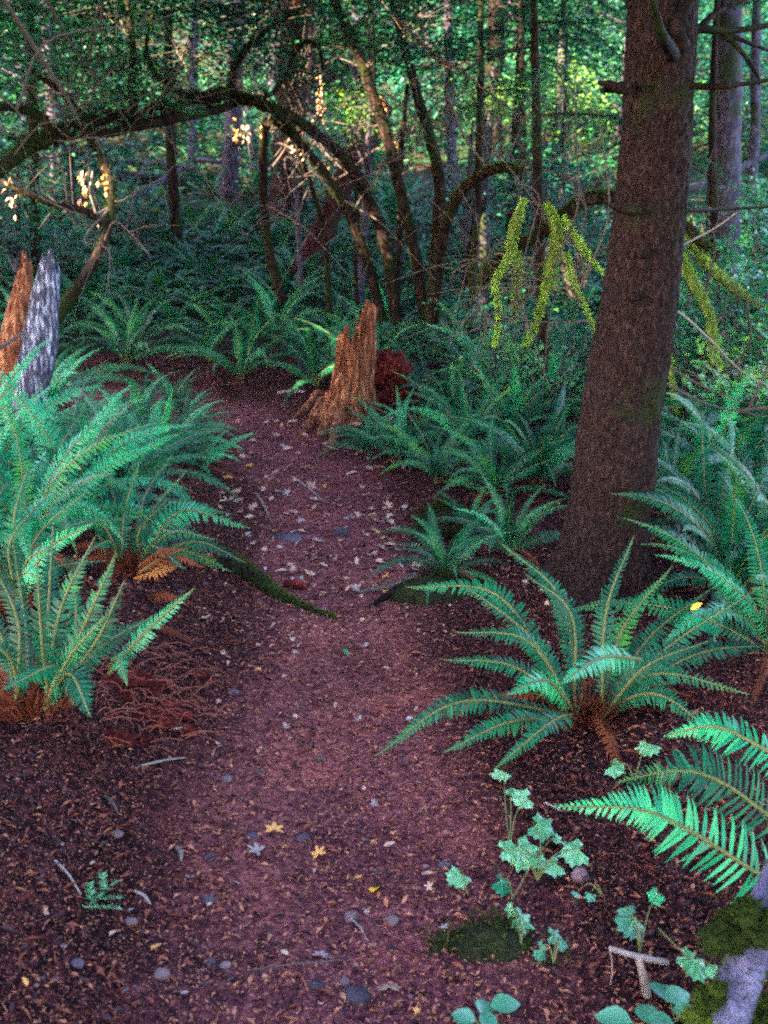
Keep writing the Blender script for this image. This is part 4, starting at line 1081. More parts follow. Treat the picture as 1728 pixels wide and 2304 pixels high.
# heap of red crumbling wood behind it
def lump(mb, c, r, seed, sq=(1, 1, 1), fr=2.2, amp=.35, n=(14, 20), m=0):
    th = np.linspace(0, math.pi, n[0]); ph = np.arange(n[1]) / n[1] * 2 * math.pi
    D = np.stack([np.sin(th)[:, None] * np.cos(ph)[None], np.sin(th)[:, None] * np.sin(ph)[None], np.repeat(np.cos(th)[:, None], n[1], 1)], -1)
    rr = r * (1 + amp * fbm(D * fr + seed * 3.7, 4, seed))
    V = (np.asarray(c) + D * rr[..., None] * np.asarray(sq)).reshape(-1, 3)
    i, j = np.meshgrid(np.arange(n[0] - 1), np.arange(n[1]), indexing='ij'); i, j = i.ravel(), j.ravel(); k = (j + 1) % n[1]
    mb.add(V, np.stack([i * n[1] + j, (i + 1) * n[1] + j, (i + 1) * n[1] + k, i * n[1] + k], 1), m)
hb = P(835, 905, sb[1] + .15); hb[2] = gz(hb[0], hb[1])
ht = thing('rotten_log', 'crumbling dark red rotten log right of the jagged stump', 'log', tuple(hb))
for k, (dx, dy, r_, sq) in enumerate([(800, 800, .15, (1, 1, 1.1)), (835, 800, .15, (1.1, 1, .9)), (815, 850, .17, (1, 1, .9)), (850, 850, .14, (1, 1, 1.2)), (850, 895, .12, (1.2, 1, 1)), (830, 900, .14, (1.2, 1, .8))]):
    mb = MB(); lump(mb, P(dx, dy, sb[1] + .22 + .03 * k), r_, 5 + k, sq, 4.5, .7, (36, 44)); part('chunk', mb, M['red_rot'], ht)

# ---------------- broken snag at the left edge
snb = P(60, 860, 5.9); snb[2] = gz(snb[0], snb[1])
sn = thing('broken_snag', 'broken snag at the left edge, half red wood and half pale lichen', 'stump', tuple(snb))
def slab(pts, w, d, mt, seed, parent, tops):
    """a split slab of trunk with a grooved face and a broken top"""
    C = catmull(pts, 60); seg = 40; a = np.arange(seg) / seg * 2 * math.pi
    u = np.linspace(0, 1, 60)
    W = np.interp(u, np.linspace(0, 1, len(w)), w)[:, None]
    q = np.stack([np.cos(a)[None] * 5 + u[:, None] * .3, np.sin(a)[None] * 5 + u[:, None] * 0, u[:, None] * 2.5 + a[None] * 0], -1)
    g = 1 + .28 * fbm(q, 4, seed) + .10 * fbm(q * 4, 2, seed + 1)
    X = C[:, None] + np.stack([W * np.cos(a)[None] * g, W * d * np.sin(a)[None] * g, np.zeros((60, seg))], -1)
    X[..., 2] += tops * (u ** 3)[:, None] * (np.cos(a * 2 + seed) * .5 + .5 * vnoise(np.stack([a * 4, a * 0, a * 0], -1), seed))[None]
    V = np.vstack([X.reshape(-1, 3), C[-1][None] - [0, 0, .03]])
    i, j = np.meshgrid(np.arange(59), np.arange(seg), indexing='ij'); i, j = i.ravel(), j.ravel(); k = (j + 1) % seg
    mb = MB(); mb.add(V, np.stack([i * seg + j, i * seg + k, (i + 1) * seg + k, (i + 1) * seg + j], 1))
    jj = np.arange(seg); mb.add(V, np.stack([59 * seg + jj, 59 * seg + (jj + 1) % seg, np.full(seg, 60 * seg)], 1))
    return part('wood_slab', mb, M[mt], parent)
o = slab([P(58, 900, 5.8), P(76, 790, 5.8), P(92, 690, 5.82), P(108, 572, 5.85)], [.10, .10, .095, .055], .7, 'lichen', 3, sn, .10); o['label'] = 'pale grey slab of wood covered in lichen'
o = slab([P(14, 910, 5.9), P(24, 780, 5.9), P(40, 670, 5.95), P(56, 572, 6.0)], [.085, .085, .075, .035], .8, 'red_wood', 8, sn, .10); o['label'] = 'reddish brown slab of split wood'
stem_thing('grey twig leaning against the broken snag at the left edge', [(-30, 775, 5.6), (10, 745, 5.6), (45, 722, 5.65)], [.012, .011, .008], bark='twig', name='dead_twig', cat='twig', seg=6)

# ================================================================== FERNS
def hero_fern(label, foot, fronds, seed, cat='fern', group=None, dy0=0.0, width=.062, npair=60, dead=3):
    b = G(*foot); b[2] = gz(b[0], b[1]); Y0 = b[1]
    t = thing('sword_fern', label, cat, tuple(b), group)
    for k, f in enumerate(fronds):
        mid, tip = f[0], f[1]
        opt = f[2] if len(f) > 2 else {}
        s = b + np.array([(-.04 if mid[0] < foot[0] else .04), .02 * ((k % 3) - 1), .03])
        if 'start' in opt: s = P(opt['start'][0], opt['start'][1], Y0 + opt['start'][2])
        m_, tp = P(mid[0], mid[1], Y0 + mid[2]), P(tip[0], tip[1], Y0 + tip[2])
        for q in (m_, tp): q[2] = max(q[2], gz(q[0], q[1]) + .05)
        L = np.linalg.norm(m_ - s) + np.linalg.norm(tp - m_)
        posed_frond(t, [s, m_, tp], opt.get('w', width * min(1.2, max(.7, L / .85))), int(opt.get('n', npair) * min(1.15, max(.6, L / .9))), opt.get('kind', 'fern'), opt.get('split', False), opt.get('roll', 0), seed * 31 + k, opt.get('label'), opt.get('cup', .14), (0, -.75, .75))
    rg = random.Random(seed)
    for k in range(dead):
        o = put('frond', rg.choice(DEAD), t, (0, 0, .06)); o['label'] = 'dead brown frond drooping to the ground'
        o.rotation_euler = (rg.uniform(-.4, .4), 0, rg.uniform(0, 6.28)); o.scale = (rg.uniform(.4, .7),) * 3
    mb = MB(); rg2 = np.random.default_rng(seed)
    n = 260; an = rg2.uniform(0, 6.28, n); rr = rg2.uniform(.0, .10, n)
    pc = b + np.stack([rr * np.cos(an), rr * np.sin(an), rg2.uniform(0, .05, n)], 1)
    blades(mb, pc, nrm(np.stack([np.cos(an), np.sin(an), rg2.uniform(.3, 2, n)], 1)), rg2.uniform(.05, .16, n), .006, 0, rg2)
    part('root_crown', mb, M['fern_dead'], t)
    return t
S_ = {'split': True}
hero_fern('big sword fern spreading in front of the big conifer, fronds fanned over the trail edge', (1270, 1560),
    [((1000, 1515, -.12), (815, 1630, -.22), S_), ((1110, 1440, -.05), (958, 1425, -.10), S_), ((1140, 1385, .0), (982, 1365, -.02)),
     ((1150, 1380, .12), (990, 1255, .2)), ((1080, 1290, .25), (880, 1268, .30)), ((1235, 1330, .15), (1135, 1240, .18)), ((1215, 1300, .30), (1085, 1175, .45)),
     ((1310, 1320, .10), (1368, 1160, .22)), ((1345, 1360, .15), (1450, 1225, .3)), ((1440, 1400, .1), (1640, 1270, .15)), ((1400, 1380, .28), (1545, 1265, .45)),
     ((1420, 1455, .0), (1620, 1500, -.05)), ((1395, 1440, -.05), (1530, 1385, -.05)), ((1180, 1470, -.2), (1098, 1500, -.34), {'kind': 'fern_fresh', 'w': .05}), ((1300, 1420, -.22), (1215, 1475, -.40), {'kind': 'fern_fresh', 'w': .055, 'start': (1385, 1425, -.05)}),
     ((1100, 1560, -.2), (960, 1625, -.3)), ((1190, 1560, -.25), (1070, 1660, -.38)), ((1420, 1500, -.1), (1560, 1600, -.25)), ((1330, 1500, .05), (1470, 1470, .1)), ((1240, 1420, .3), (1190, 1290, .5)), ((1300, 1400, .35), (1300, 1270, .6)),
     ((1260, 1470, .1), (1230, 1400, .25)), ((1500, 1420, .25), (1690, 1400, .35))], 1, dead=6)
hero_fern('bright green sword fern at the lower left with upright fronds', (72, 1545),
    [((130, 1320, .05), (205, 1160, .10), S_), ((185, 1345, 0), (248, 1200, .02), S_), ((205, 1390, -.08), (268, 1255, -.1)), ((40, 1350, .05), (-25, 1200, .1)), ((105, 1310, .15), (115, 1130, .3)),
     ((20, 1420, -.1), (-70, 1370, -.15)), ((215, 1400, .1), (325, 1335, .15)), ((120, 1440, -.2), (5, 1490, -.38), {'w': .065}), ((150, 1455, -.2), (195, 1545, -.32), {'w': .06}),
     ((320, 1360, -.05), (418, 1272, -.05), {'kind': 'fern_fresh', 'w': .034, 'start': (235, 1455, -.05), 'label': 'narrow fresh green frond leaning over the bank'}), ((255, 1425, -.12), (275, 1480, -.16), {'kind': 'fern_fresh', 'w': .03, 'start': (235, 1440, -.08)}),
     ((90, 1380, -.05), (80, 1220, -.05)), ((160, 1380, .1), (160, 1240, .2)), ((10, 1390, .05), (-50, 1290, .1)), ((60, 1400, .2), (30, 1180, .4)), ((150, 1420, -.05), (230, 1330, -.1))], 2, dead=5, width=.066)
hero_fern('sword fern at the left edge above the bright lower one, broad arching fronds', (15, 1330),
    [((100, 1190, 0), (200, 1130, 0), {'kind': 'fern_fresh'}), ((80, 1160, .1), (190, 1060, .15)), ((30, 1130, .1), (60, 1010, .2)), ((-30, 1160, 0), (-90, 1060, 0)), ((60, 1210, -.15), (130, 1180, -.25)),
     ((60, 1120, .25), (160, 1040, .35), {'kind': 'fern_fresh'}), ((-10, 1100, .2), (20, 1040, .4)), ((110, 1230, .1), (230, 1210, .1)), ((20, 1250, -.2), (-60, 1260, -.3)), ((50, 1240, -.2), (95, 1255, -.3), {'kind': 'fern_fresh'}), ((130, 1150, .3), (260, 1120, .35)), ((20, 1180, 0), (80, 1090, .05))], 3, width=.068, dead=2)
hero_fern('sword fern on the left bank arching a long bright frond towards the trail', (285, 1235),
    [((390, 1105, 0), (535, 1140, -.08), {'kind': 'fern_fresh', 'w': .075}), ((370, 1150, -.1), (465, 1165, -.2)), ((360, 1090, .15), (500, 1110, .15)), ((320, 1120, .1), (400, 1020, .15)), ((270, 1100, .1), (300, 1000, .2)),
     ((220, 1130, 0), (150, 1060, 0)), ((240, 1170, -.15), (190, 1190, -.3)), ((330, 1180, -.2), (400, 1230, -.34)), ((300, 1150, .0), (360, 1080, .0)), ((420, 1170, .0), (530, 1215, -.05)), ((390, 1190, .1), (500, 1235, .05)), ((250, 1100, .3), (230, 1010, .4)), ((310, 1080, .3), (370, 985, .4))], 4, width=.066)
# foreground fern at the right edge: its crown stands just outside the picture
fb = np.array([1.02, 2.0, gz(1.02, 2.0)])
ft = thing('sword_fern', 'foreground fern reaching in from the right edge, two long pale green fronds', 'fern', tuple(fb))
posed_frond(ft, [fb + [0, 0, .05], P(1690, 1905, 1.86), P(1500, 1800, 1.84), P(1380, 1748, 1.86), P(1205, 1742, 1.92)], .088, 50, 'fern_fresh', True, -.15, 51, cup=.10, face=(.1, -.9, .8))
posed_frond(ft, [fb + [0, 0, .05], P(1700, 1790, 1.95), P(1560, 1690, 1.95), P(1460, 1665, 1.97), P(1335, 1690, 2.05)], .084, 48, 'fern', True, -.1, 52, cup=.10, face=(.1, -.9, .8))
posed_frond(ft, [fb + [0, 0, .05], P(1730, 1680, 2.0), P(1600, 1590, 2.05), P(1525, 1570, 2.08), P(1440, 1590, 2.12)], .072, 46, 'fern_fresh', True, .1, 53, cup=.10, face=(.1, -.9, .8))
for k, tip in enumerate([(1760, 1500), (1900, 1700), (1780, 1820), (1850, 1560)]):
    posed_frond(ft, [fb + [0, 0, .05], P(1780 + 20 * k, 1750, 2.0), P(tip[0], tip[1], 2.05)], .09, 40, 'fern', False, 0, 54 + k)

NEAR = [(60, 1205, .80, 'bright fern at the left edge, behind the broad arching fronds'), (160, 1125, .76, 'bright blue green fern on the left bank among the thickest ferns'), (265, 1075, .68, 'fern on the left bank behind the long arching frond'),
    (35, 1050, .62, 'large pale fern at the left edge below the broken snag'), (335, 1035, .68, 'fern on the left bank halfway to the stump'), (95, 925, .72, 'fern with tall curved fronds in front of the broken snag'),
    (385, 985, .42, 'small fern on the left trail edge opposite the stump'), (310, 915, .55, 'fern beside dead leaves right of the snag fern'), (400, 915, .36, 'small fern where the trail bends left'),
    (440, 1020, .40, 'small drooping fern at the left edge of the trail'), (250, 985, .55, 'blue green fern between the snag and the trail'), (150, 1010, .62, 'pale fern below the snag fern'), (380, 880, .42, 'low fern at the inside of the bend'), (-40, 1120, .85, 'fern cut by the left edge of the picture'),
    (800, 985, .42, 'small dark fern at the foot of the jagged stump'), (860, 1005, .58, 'fern at the right trail edge just past the stump'), (945, 1050, .62, 'fern arching over the right trail edge'), (1010, 985, .70, 'thick fern in the middle of the right bank'),
    (1100, 965, .72, 'fern on the right bank near the conifer trunk'), (1160, 1050, .75, 'fern against the left side of the conifer trunk'), (1075, 1075, .5, 'low fern above the mossy rock'), (975, 925, .58, 'fern right of the red rotten log'),
    (1190, 930, .75, 'fern close behind the left side of the conifer trunk'), (1080, 890, .8, 'upright fern below the leftmost mossy limb'), (1010, 860, .6, 'dim fern behind the red rotten log'), (900, 965, .42, 'fern in front of the red rotten log'),
    (1450, 1130, .62, 'fern against the right side of the conifer trunk'), (1540, 1175, .68, 'dim fern on the right behind the big fanned fern'), (1620, 1110, .75, 'fern at the right edge level with the trunk base'), (1490, 1020, .68, 'fern right of the trunk below the mossy limb'),
    (1610, 1005, .85, 'fern at the foot of the long mossy limb'), (1580, 1290, .75, 'dark fern behind the right fronds of the fanned fern'), (1670, 1240, .68, 'fern cut by the right edge of the picture'), (1660, 1420, .7, 'dark fern at the right edge above the foreground fern'),
    (1100, 1210, .5, 'small fern left of the conifer base'), (1020, 1150, .26, 'little fern drooping over the mossy rock'), (1560, 1080, .8, 'bluish fern on the right slope under the vine'), (1420, 1030, .7, 'fern tucked behind the right side of the trunk'), (965, 1255, .40, 'little fern above the roots at the right trail edge')]
NEARP = []
for k, (dx, dy, sz, lab) in enumerate(NEAR):
    b = G(dx, dy); NEARP.append((b[0], b[1], sz))
    arcs = [0, 1, 2, 8, 9] if lab.startswith('fern with tall') else None
    make_fern((b[0], b[1], gz(b[0], b[1])), sz, 24 if sz > .7 else 16, lab, None, 2, .38 if b[0] < -.5 and b[1] < 7 else .08, arcs, seed=200 + k)  # more pale fresh fronds at left, partly in place of brighter light

# far ferns: whole plants, four shapes
def far_fern(seed):
    rg = np.random.default_rng(seed); mb = MB()
    for k in range(15):
        arcv = ARCS[int(rg.integers(1, 9))]
        C = arc(rg.uniform(.7, 1.05), arcv[0], arcv[1], 14, rg.uniform(-.5, .5))
        a = k * 2.399 + rg.uniform(-.3, .3)
        sub = MB(); leaflets(sub, frond_arrays(C, 1.0, 34, .066, .08, rg, np.array([1.0, 0, 0]), rg.uniform(-.25, .25)), 0)
        tube(sub, C, [.005, .0015], 4, 8, 1, cap=False)
        c, s = math.cos(a), math.sin(a); Rm = np.array([[c, -s, 0], [s, c, 0], [0, 0, 1]])
        for V, F, m in zip(sub.V, sub.F, sub.M):
            mb.V.append(V @ Rm.T); mb.M.append(m)
        mb.F += [f + mb.n for f in sub.F]; mb.n += sub.n
    return mb.mesh('sword_fern', [M['fern'], M['fern_stem']])
FAR = [far_fern(i) for i in range(5)]
rg = random.Random(77)
pts = [(x, y, s * .45) for x, y, s in NEARP] + [(sb[0], sb[1], .35), (hb[0], hb[1], .25)]
cnt = 0
for tr in range(9000):
    y = 7.6 + 20 * rg.random() ** 1.35
    x = rg.uniform(-.47 * y - .8, .47 * y + .8)
    d, s = trail_d(np.array(x), np.array(y))
    if d < (.62 if y > 9.0 else .85): continue
    if x > .4 and y < 7.6: continue
    sp = .50 + .022 * (y - 8)
    if any((x - a) ** 2 + (y - b) ** 2 < (sp if r_ > .6 else max(sp * .8, r_)) ** 2 for a, b, r_ in pts): continue
    if y > 14 and x > 0 and rg.random() < .35: continue
    z = gz(x, y)
    if not in_view((x, y, z + .3), .12): continue
    pts.append((x, y, 1)); cnt += 1
    if cnt > 285: break
    side = 'left' if x < -1.2 else ('right' if x > 1.6 else 'centre')
    LMK = [(-2.9, 5.9, 'broken snag'), (-.2, 8.2, 'jagged stump'), (.35, 10.2, 'clump of upright stems'), (-2.6, 18.2, 'straight grey trunk'), (-2.3, 7.3, 'dark upright stem at left'), (-4, 20, 'thin grey trunk'), (-4.6, 17, 'thick dark fallen log'),
           (2.0, 6.4, 'hanging mossy limbs'), (3.6, 11, 'purple grey trunk at the right edge'), (1.2, 7.6, 'young hemlock'), (-.2, 13.5, 'leaning dead trunk'), (1.2, 17, 'slim pale trunk'), (-1.7, 17, 'dark reddish trunk'), (2.1, 13, 'thin speckled sapling'), (1.6, 15.5, 'dark fallen log at right'), (-5.4, 12, 'far left hemlock'), (-3, 15, 'top left hemlock'), (5, 15, 'slender pale trunk at the right')]
    q_ = min(LMK, key=lambda l: (l[0] - x) ** 2 + (l[1] - y) ** 2)
    rel = ('in front of' if q_[1] - y > abs(q_[0] - x) else 'behind' if y - q_[1] > abs(q_[0] - x) else 'to the left of' if x < q_[0] else 'to the right of')
    lab = ('dim fern ' if y < 11.5 else 'far fern ') + rel + ' the ' + q_[2]; gp = lab.replace('fern', 'ferns', 1)
    if y < 11.5:
        lab0, gp0 = {'left': ('dim fern on the left beyond the bend of the trail', 'ferns beyond the bend'), 'centre': ('dim fern around the feet of the clump of stems', 'ferns round the clump of stems'), 'right': ('fern on the right slope beyond the hanging mossy limbs', 'ferns beyond the mossy limbs')}[side]
        make_fern((x, y, z), rg.uniform(.65, 1.0), 12, lab, gp, 1, .02, seed=1000 + tr)
    else:
        lab0, gp0 = {'left': ('far fern on the left slope under the mossy arch', 'far ferns under the arch'), 'centre': ('far fern on the slope behind the clump of stems', 'far ferns behind the stems'), 'right': ('far fern high on the right slope', 'far ferns on the right slope')}[side]
        o = tag(put('sword_fern', rg.choice(FAR), None, (x, y, z)), lab, 'fern', gp)
        o.rotation_euler = (rg.uniform(-.1, .1), rg.uniform(-.1, .1), rg.uniform(0, 6.28)); o.scale = (rg.uniform(.85, 1.35),) * 3
print('scattered ferns', cnt)

# ================================================================== SMALL THINGS ON THE GROUND
def root(label, pts, rads, mt='twig', moss=0, name='exposed_root', cat='root', sink=.01, mossmat='moss'):
    pp = [G(*p[:2]) + [0, 0, p[2] if len(p) > 2 else 0] for p in pts]
    t = thing(name, label, cat, tuple(pp[0]))
    mb = MB(); C, r = tube(mb, pp, rads, 10, 30, rough=.25, fr=18)
    part('root', mb, M[mt], t)
    if moss:
        mm = MB(); moss_on(mm, C, r, moss, .02, .85, .006); part('moss', mm, M[mossmat], t, kind='stuff')
    return t
root('tapering root running down from the left bank across the trail', [(480, 1222, .03), (540, 1252, .025), (600, 1290, .012), (650, 1312, .008), (728, 1338, -.004)], [.05, .042, .026, .016, .006], 'bark_dark', 1500)
root('dark root end pointing left from the right trail edge', [(900, 1272, .05), (862, 1280, .03), (820, 1281, .02), (772, 1284, .01)], [.03, .022, .014, .005], 'twig')
root('lower dark root end slanting from the right trail edge', [(900, 1275, .03), (865, 1285, .03), (830, 1302, .02), (798, 1318, .01)], [.03, .022, .014, .005], 'bark_dark')
root('short reddish piece of bark lying beyond the tapering root', [(612, 1270, .02), (640, 1272, .025), (665, 1276, .015)], [.012, .022, .010], 'red_rot', name='bark_piece', cat='bark')
root('pale stick lying at the foot of the stump', [(600, 852, .02), (630, 852, .025), (660, 853, .02)], [.012, .014, .010], 'twig_pale', name='fallen_stick', cat='stick')
for lab, a, b_, r_ in (('short pale stick on the lower left trail, below the grey star leaf', (382, 1835), (392, 1868), .006), ('thin dark stick slanting on the lower left bank', (226, 1728), (256, 1766), .004),
                     ('thin stick beside the little fir twig', (292, 1930), (326, 1962), .0035), ('long thin curved twig below the round pebble', (750, 1985), (795, 2040), .002), ('thin dark twig lying flat at the lower centre', (540, 2100), (760, 2080), .0015),
                     ('long thin twig on the lower left bank', (120, 1870), (175, 1940), .003), ('thin stick lying on the left bank below the fern', (300, 1660), (400, 1640), .004), ('pale stick on the red bank', (365, 1580), (420, 1590), .005),
                     ('grey stick at the middle of the trail', (555, 1070), (585, 1130), .006), ('thin stick crossing the upper trail', (630, 1030), (700, 1085), .006)):
    mb = MB(); p0, p1 = G(*a), G(*b_)
    tube(mb, [p0 + [0, 0, .005], (p0 + p1) / 2 + [.004, 0, .010], p1 + [0, 0, .006]], [r_, r_, r_ * .6], 6, 10, rough=.3, fr=40)
    single('fallen_stick', mb, M['twig_pale' if 'dark' not in lab else 'twig'], lab, 'stick')
# torn red bank under the fern at the lower left
rb = thing('rotten_wood', 'torn dark red rotten wood in the bank under the lower left fern', 'rotten wood', tuple(G(300, 1540)))
rng = np.random.default_rng(8)
for k in range(16):
    dx, dy = rng.uniform(230, 430), rng.uniform(1440, 1600)
    c = G(dx, dy); mb = MB(); lump(mb, c + [0, 0, -.012], rng.uniform(.02, .05), 40 + k, (1.5, .9, .7), 5, .9, (24, 30)); part('chunk', mb, M['red_rot'], rb)
mb = MB()
for k in range(170):
    c = G(rng.uniform(200, 460), rng.uniform(1400, 1620)); d = nrm(np.array([rng.normal(.6, .5), rng.normal(-.3, .5), rng.normal(0, .15)])) * rng.uniform(.03, .12)
    tube(mb, [c + [0, 0, .01], c + d * .5 + [0, 0, .02], c + d + [0, 0, .008]], [.002, .0012], 4, 5, cap=False)
part('rootlets', mb, M['chip_rust'], rb, kind='stuff')

def stone(label, dx, dy, wpx, sq=(1, .8, .6), mt='pebble', seed=1, name='pebble', cat='pebble', group=None, sink=.75, amp=.28):
    c = G(dx, dy); dist = np.linalg.norm(c - [0, 0, CAM_H]); r_ = wpx * K / 2 * dist / FPX
    mb = MB(); lump(mb, c + [0, 0, r_ * sq[2] * (1 - sink) * .6], r_, seed, sq, 1.6, amp, (16, 24))
    return single(name, mb, M[mt], label, cat, group)
for k, (dx, dy, w, lab, sq, mt) in enumerate([(770, 2158, 60, 'large smooth oval grey pebble near the bottom edge', (1, .7, .5), 'rock'), (455, 1855, 26, 'small grey pebble below the short pale stick', (1, .8, .6), 'rock'), (452, 1950, 24, 'round grey pebble in the dark soil patch', (1, 1, .8), 'rock'),
    (760, 1986, 30, 'round pale pebble above the long curved twig', (1, .9, .8), 'pebble'), (845, 1992, 32, 'pinkish pebble lying right of the round pale one', (1, .8, .6), 'pebble'), (545, 1810, 30, 'flat grey pebble left of the orange star leaf', (1, .7, .5), 'rock'),
    (455, 2082, 24, 'oval grey pebble low at left of centre', (1, .8, .6), 'rock'), (168, 2090, 26, 'bluish pebble at the lower left', (1, .8, .7), 'rock'), (487, 2088, 24, 'pale pebble beside the low oval one', (1, .8, .6), 'pebble'), (682, 2132, 34, 'dull grey pebble near the large oval one', (1, .7, .4), 'rock'),
    (742, 2128, 26, 'angular pinkish pebble above the large oval one', (1, .9, .8), 'pebble'), (350, 2110, 36, 'lumpy pale pinkish stone at the lower left', (1, .7, .7), 'pebble'), (1252, 1900, 40, 'pale pinkish stone under the maple seedlings', (.9, .8, 1.1), 'pebble'), (632, 1166, 58, 'grey stone on the trail, largest of three', (1, .7, .4), 'rock'),
    (598, 1160, 34, 'small grey stone left of the largest trail stone', (1, .8, .5), 'rock'), (738, 1152, 36, 'rounded stone alone at the middle of the trail', (1, .9, .7), 'rock'), (505, 1500, 26, 'pale pebble on the left trail edge', (1, .8, .6), 'pebble'), (282, 1992, 26, 'pale pebble right of the fir twig', (1, .8, .7), 'pebble'),
    (490, 1686, 26, 'pale tan pebble on the trail left of centre', (1, .8, .6), 'pebble'), (960, 1868, 26, 'dark pebble below the right trail edge', (1, .8, .5), 'rock'), (692, 1640, 26, 'flat pebble at the middle of the lower trail', (1, .7, .4), 'pebble'), (252, 1805, 26, 'tan stone on the lower left bank', (1, .7, .6), 'pebble'), (655, 1812, 34, 'flat brown stone right of the orange star leaf', (1, .7, .3), 'rock')]):
    stone(lab, dx, dy, w, sq, mt, 300 + k)
rng = np.random.default_rng(12)
for k in range(34):
    dx, dy = rng.uniform(60, 1000), rng.uniform(1000, 2200)
    c = G(dx, dy)
    stone('tiny grey pebble pressed into the trail soil', dx, dy, rng.uniform(9, 17), (1, .8, .5), 'rock' if rng.random() < .6 else 'pebble', 400 + k, group='tiny pebbles in the trail')
# mossy rocks
mr = G(958, 1160); rt = thing('mossy_rock', 'rounded mossy rock at the right trail edge near the conifer', 'rock', tuple(mr))
def mossrock(t, c, r_, seed, n, sq, ln=.018, mm='moss', base='moss_dark'):
    mb = MB(); lump(mb, c, r_, seed, sq, 1.5, .3, (30, 40)); part('stone', mb, M[base], t)
    V = mb.V[0]; rg = np.random.default_rng(seed); i = rg.integers(0, len(V), n); d = nrm(V[i] - c); k = d[:, 2] > rg.uniform(-.2, .5, n)
    mo = MB(); blades(mo, V[i][k] + rg.normal(0, .016, (k.sum(), 3)) - d[k] * .008, nrm(d[k] + rg.normal(0, .45, (k.sum(), 3))), ln * rg.uniform(.5, 1.3, k.sum()), .007, 0, rg); part('moss', mo, M[mm], t, kind='stuff')
mossrock(rt, mr + [0, .05, .05], .125, 71, 5000, (1.1, .9, .75))
m2 = G(930, 1300); rt = thing('mossy_mound', 'low mossy mound of soil above the dark root ends', 'mound', tuple(m2))
mossrock(rt, m2 + [.04, .08, -.02], .16, 72, 2600, (1.3, .8, .6))
m3 = G(1080, 2060); rt = thing('mossy_mound', 'low dark mossy mound under the seedlings at the lower right', 'mound', tuple(m3))
mossrock(rt, m3 + [0, .03, -.035], .09, 73, 1500, (1.3, .9, .8), .014)
mossrock(rt, m3 + [.12, -.03, -.05], .06, 74, 700, (1.3, .9, .9), .012)
mossrock(rt, m3 + [-.11, .03, -.04], .05, 75, 500, (1.3, .9, .9), .012)

# fallen leaves
LV = []
for s in range(6):
    mb = MB(); r_ = np.random.default_rng(s)
    if s < 4: maple_leaf(mb, np.zeros(3), np.array([1.0, 0, 0]), np.array([0, 0, 1.0]), 1.0, 0, 5 if s % 2 else 7, r_, r_.uniform(-.5, .5), .42)
    else: oval_leaf(mb, np.zeros(3), np.array([1.0, 0, 0]), np.array([0, 0, 1.0]), 1.0, .5, 0, r_.uniform(-.4, .3))
    LV.append(mb)
LM = {(s, m): LV[s].mesh('fallen_leaf', [M[m]]) for s in range(6) for m in ('leaf_tan', 'leaf_grey', 'leaf_orange', 'leaf_gold', 'fern_fresh')}
def fallen(label, dx, dy, wpx, s, m, group=None, tilt=.25, rz=None, rng=rng):
    c = G(dx, dy); dist = np.linalg.norm(c - [0, 0, CAM_H]); sz = wpx * K * dist / FPX
    o = tag(put('fallen_leaf', LM[(s, m)], None, (c[0], c[1], c[2] + .008 + sz * .10)), label, 'leaf', group)
    o.rotation_euler = (rng.normal(0, tilt), rng.normal(0, tilt), rng.uniform(0, 6.28) if rz is None else rz); o.scale = (sz,) * 3
    return o
for a in (('bright yellow leaf lying on the trail at the lower centre', 805, 1942, 46, 4, 'leaf_gold'), ('orange star shaped maple leaf on the lower trail', 592, 1812, 42, 1, 'leaf_orange'), ('grey star shaped leaf just below the orange one', 570, 1856, 44, 3, 'leaf_grey'),
          ('small golden leaf right of the grey star leaf', 690, 1864, 36, 1, 'leaf_orange'), ('pale yellowish leaf on the middle of the trail', 632, 1385, 24, 4, 'leaf_tan'), ('little green leaf on the trail right of the pale yellowish one', 740, 1412, 22, 4, 'fern_fresh'), ('brownish orange leaf at the lower left of the trail', 350, 2050, 34, 5, 'leaf_orange'),
          ('curled pale leaf right of the large oval pebble', 840, 2150, 52, 0, 'leaf_tan'), ('pale star leaf at the middle of the far trail', 690, 1082, 30, 1, 'leaf_tan'), ('orange tinted leaf below the dark root ends', 888, 1418, 24, 5, 'leaf_orange'), ('pinkish leaf left of the conifer fern', 828, 1840, 26, 5, 'leaf_tan'),
          ('pale curled leaf near the pinkish pebble', 690, 2080, 34, 1, 'leaf_grey'), ('pale leaf on the trail at lower right of the star leaves', 785, 1560, 30, 3, 'leaf_grey')):
    fallen(*a)
zones = [('fallen leaf lying on the far trail near the stump', 470, 880, 905, 1120, 130, (13, 28)), ('fallen leaf on the trail beyond the crossing root', 540, 920, 1090, 1290, 90, (14, 28)), ('leaf on the trail below the crossing root', 420, 900, 1320, 1700, 40, (10, 20)),
         ('scrap of leaf on the near trail soil', 60, 980, 1700, 2200, 32, (12, 24)), ('fallen leaf on the litter at the right trail edge', 860, 1250, 1100, 1330, 26, (12, 24))]
for lab, x0, x1, y0, y1, n, (w0, w1) in zones:
    for k in range(n):
        sh, mt_ = int(rng.integers(0, 6)), rng.choice(['leaf_tan', 'leaf_grey', 'leaf_orange'], p=[.7, .22, .08]); w_ = rng.uniform(w0, w1)
        lb_ = ('large ' if w_ > (w0 + w1) / 2 else 'small ') + {'leaf_tan': 'tan', 'leaf_grey': 'greyish', 'leaf_orange': 'orange'}[mt_] + (' lobed' if sh < 4 else ' oval') + ' ' + lab
        fallen(lb_, rng.uniform(x0, x1), rng.uniform(y0, y1), w_, sh, mt_, lb_.replace('leaf', 'leaves', 1), .35)

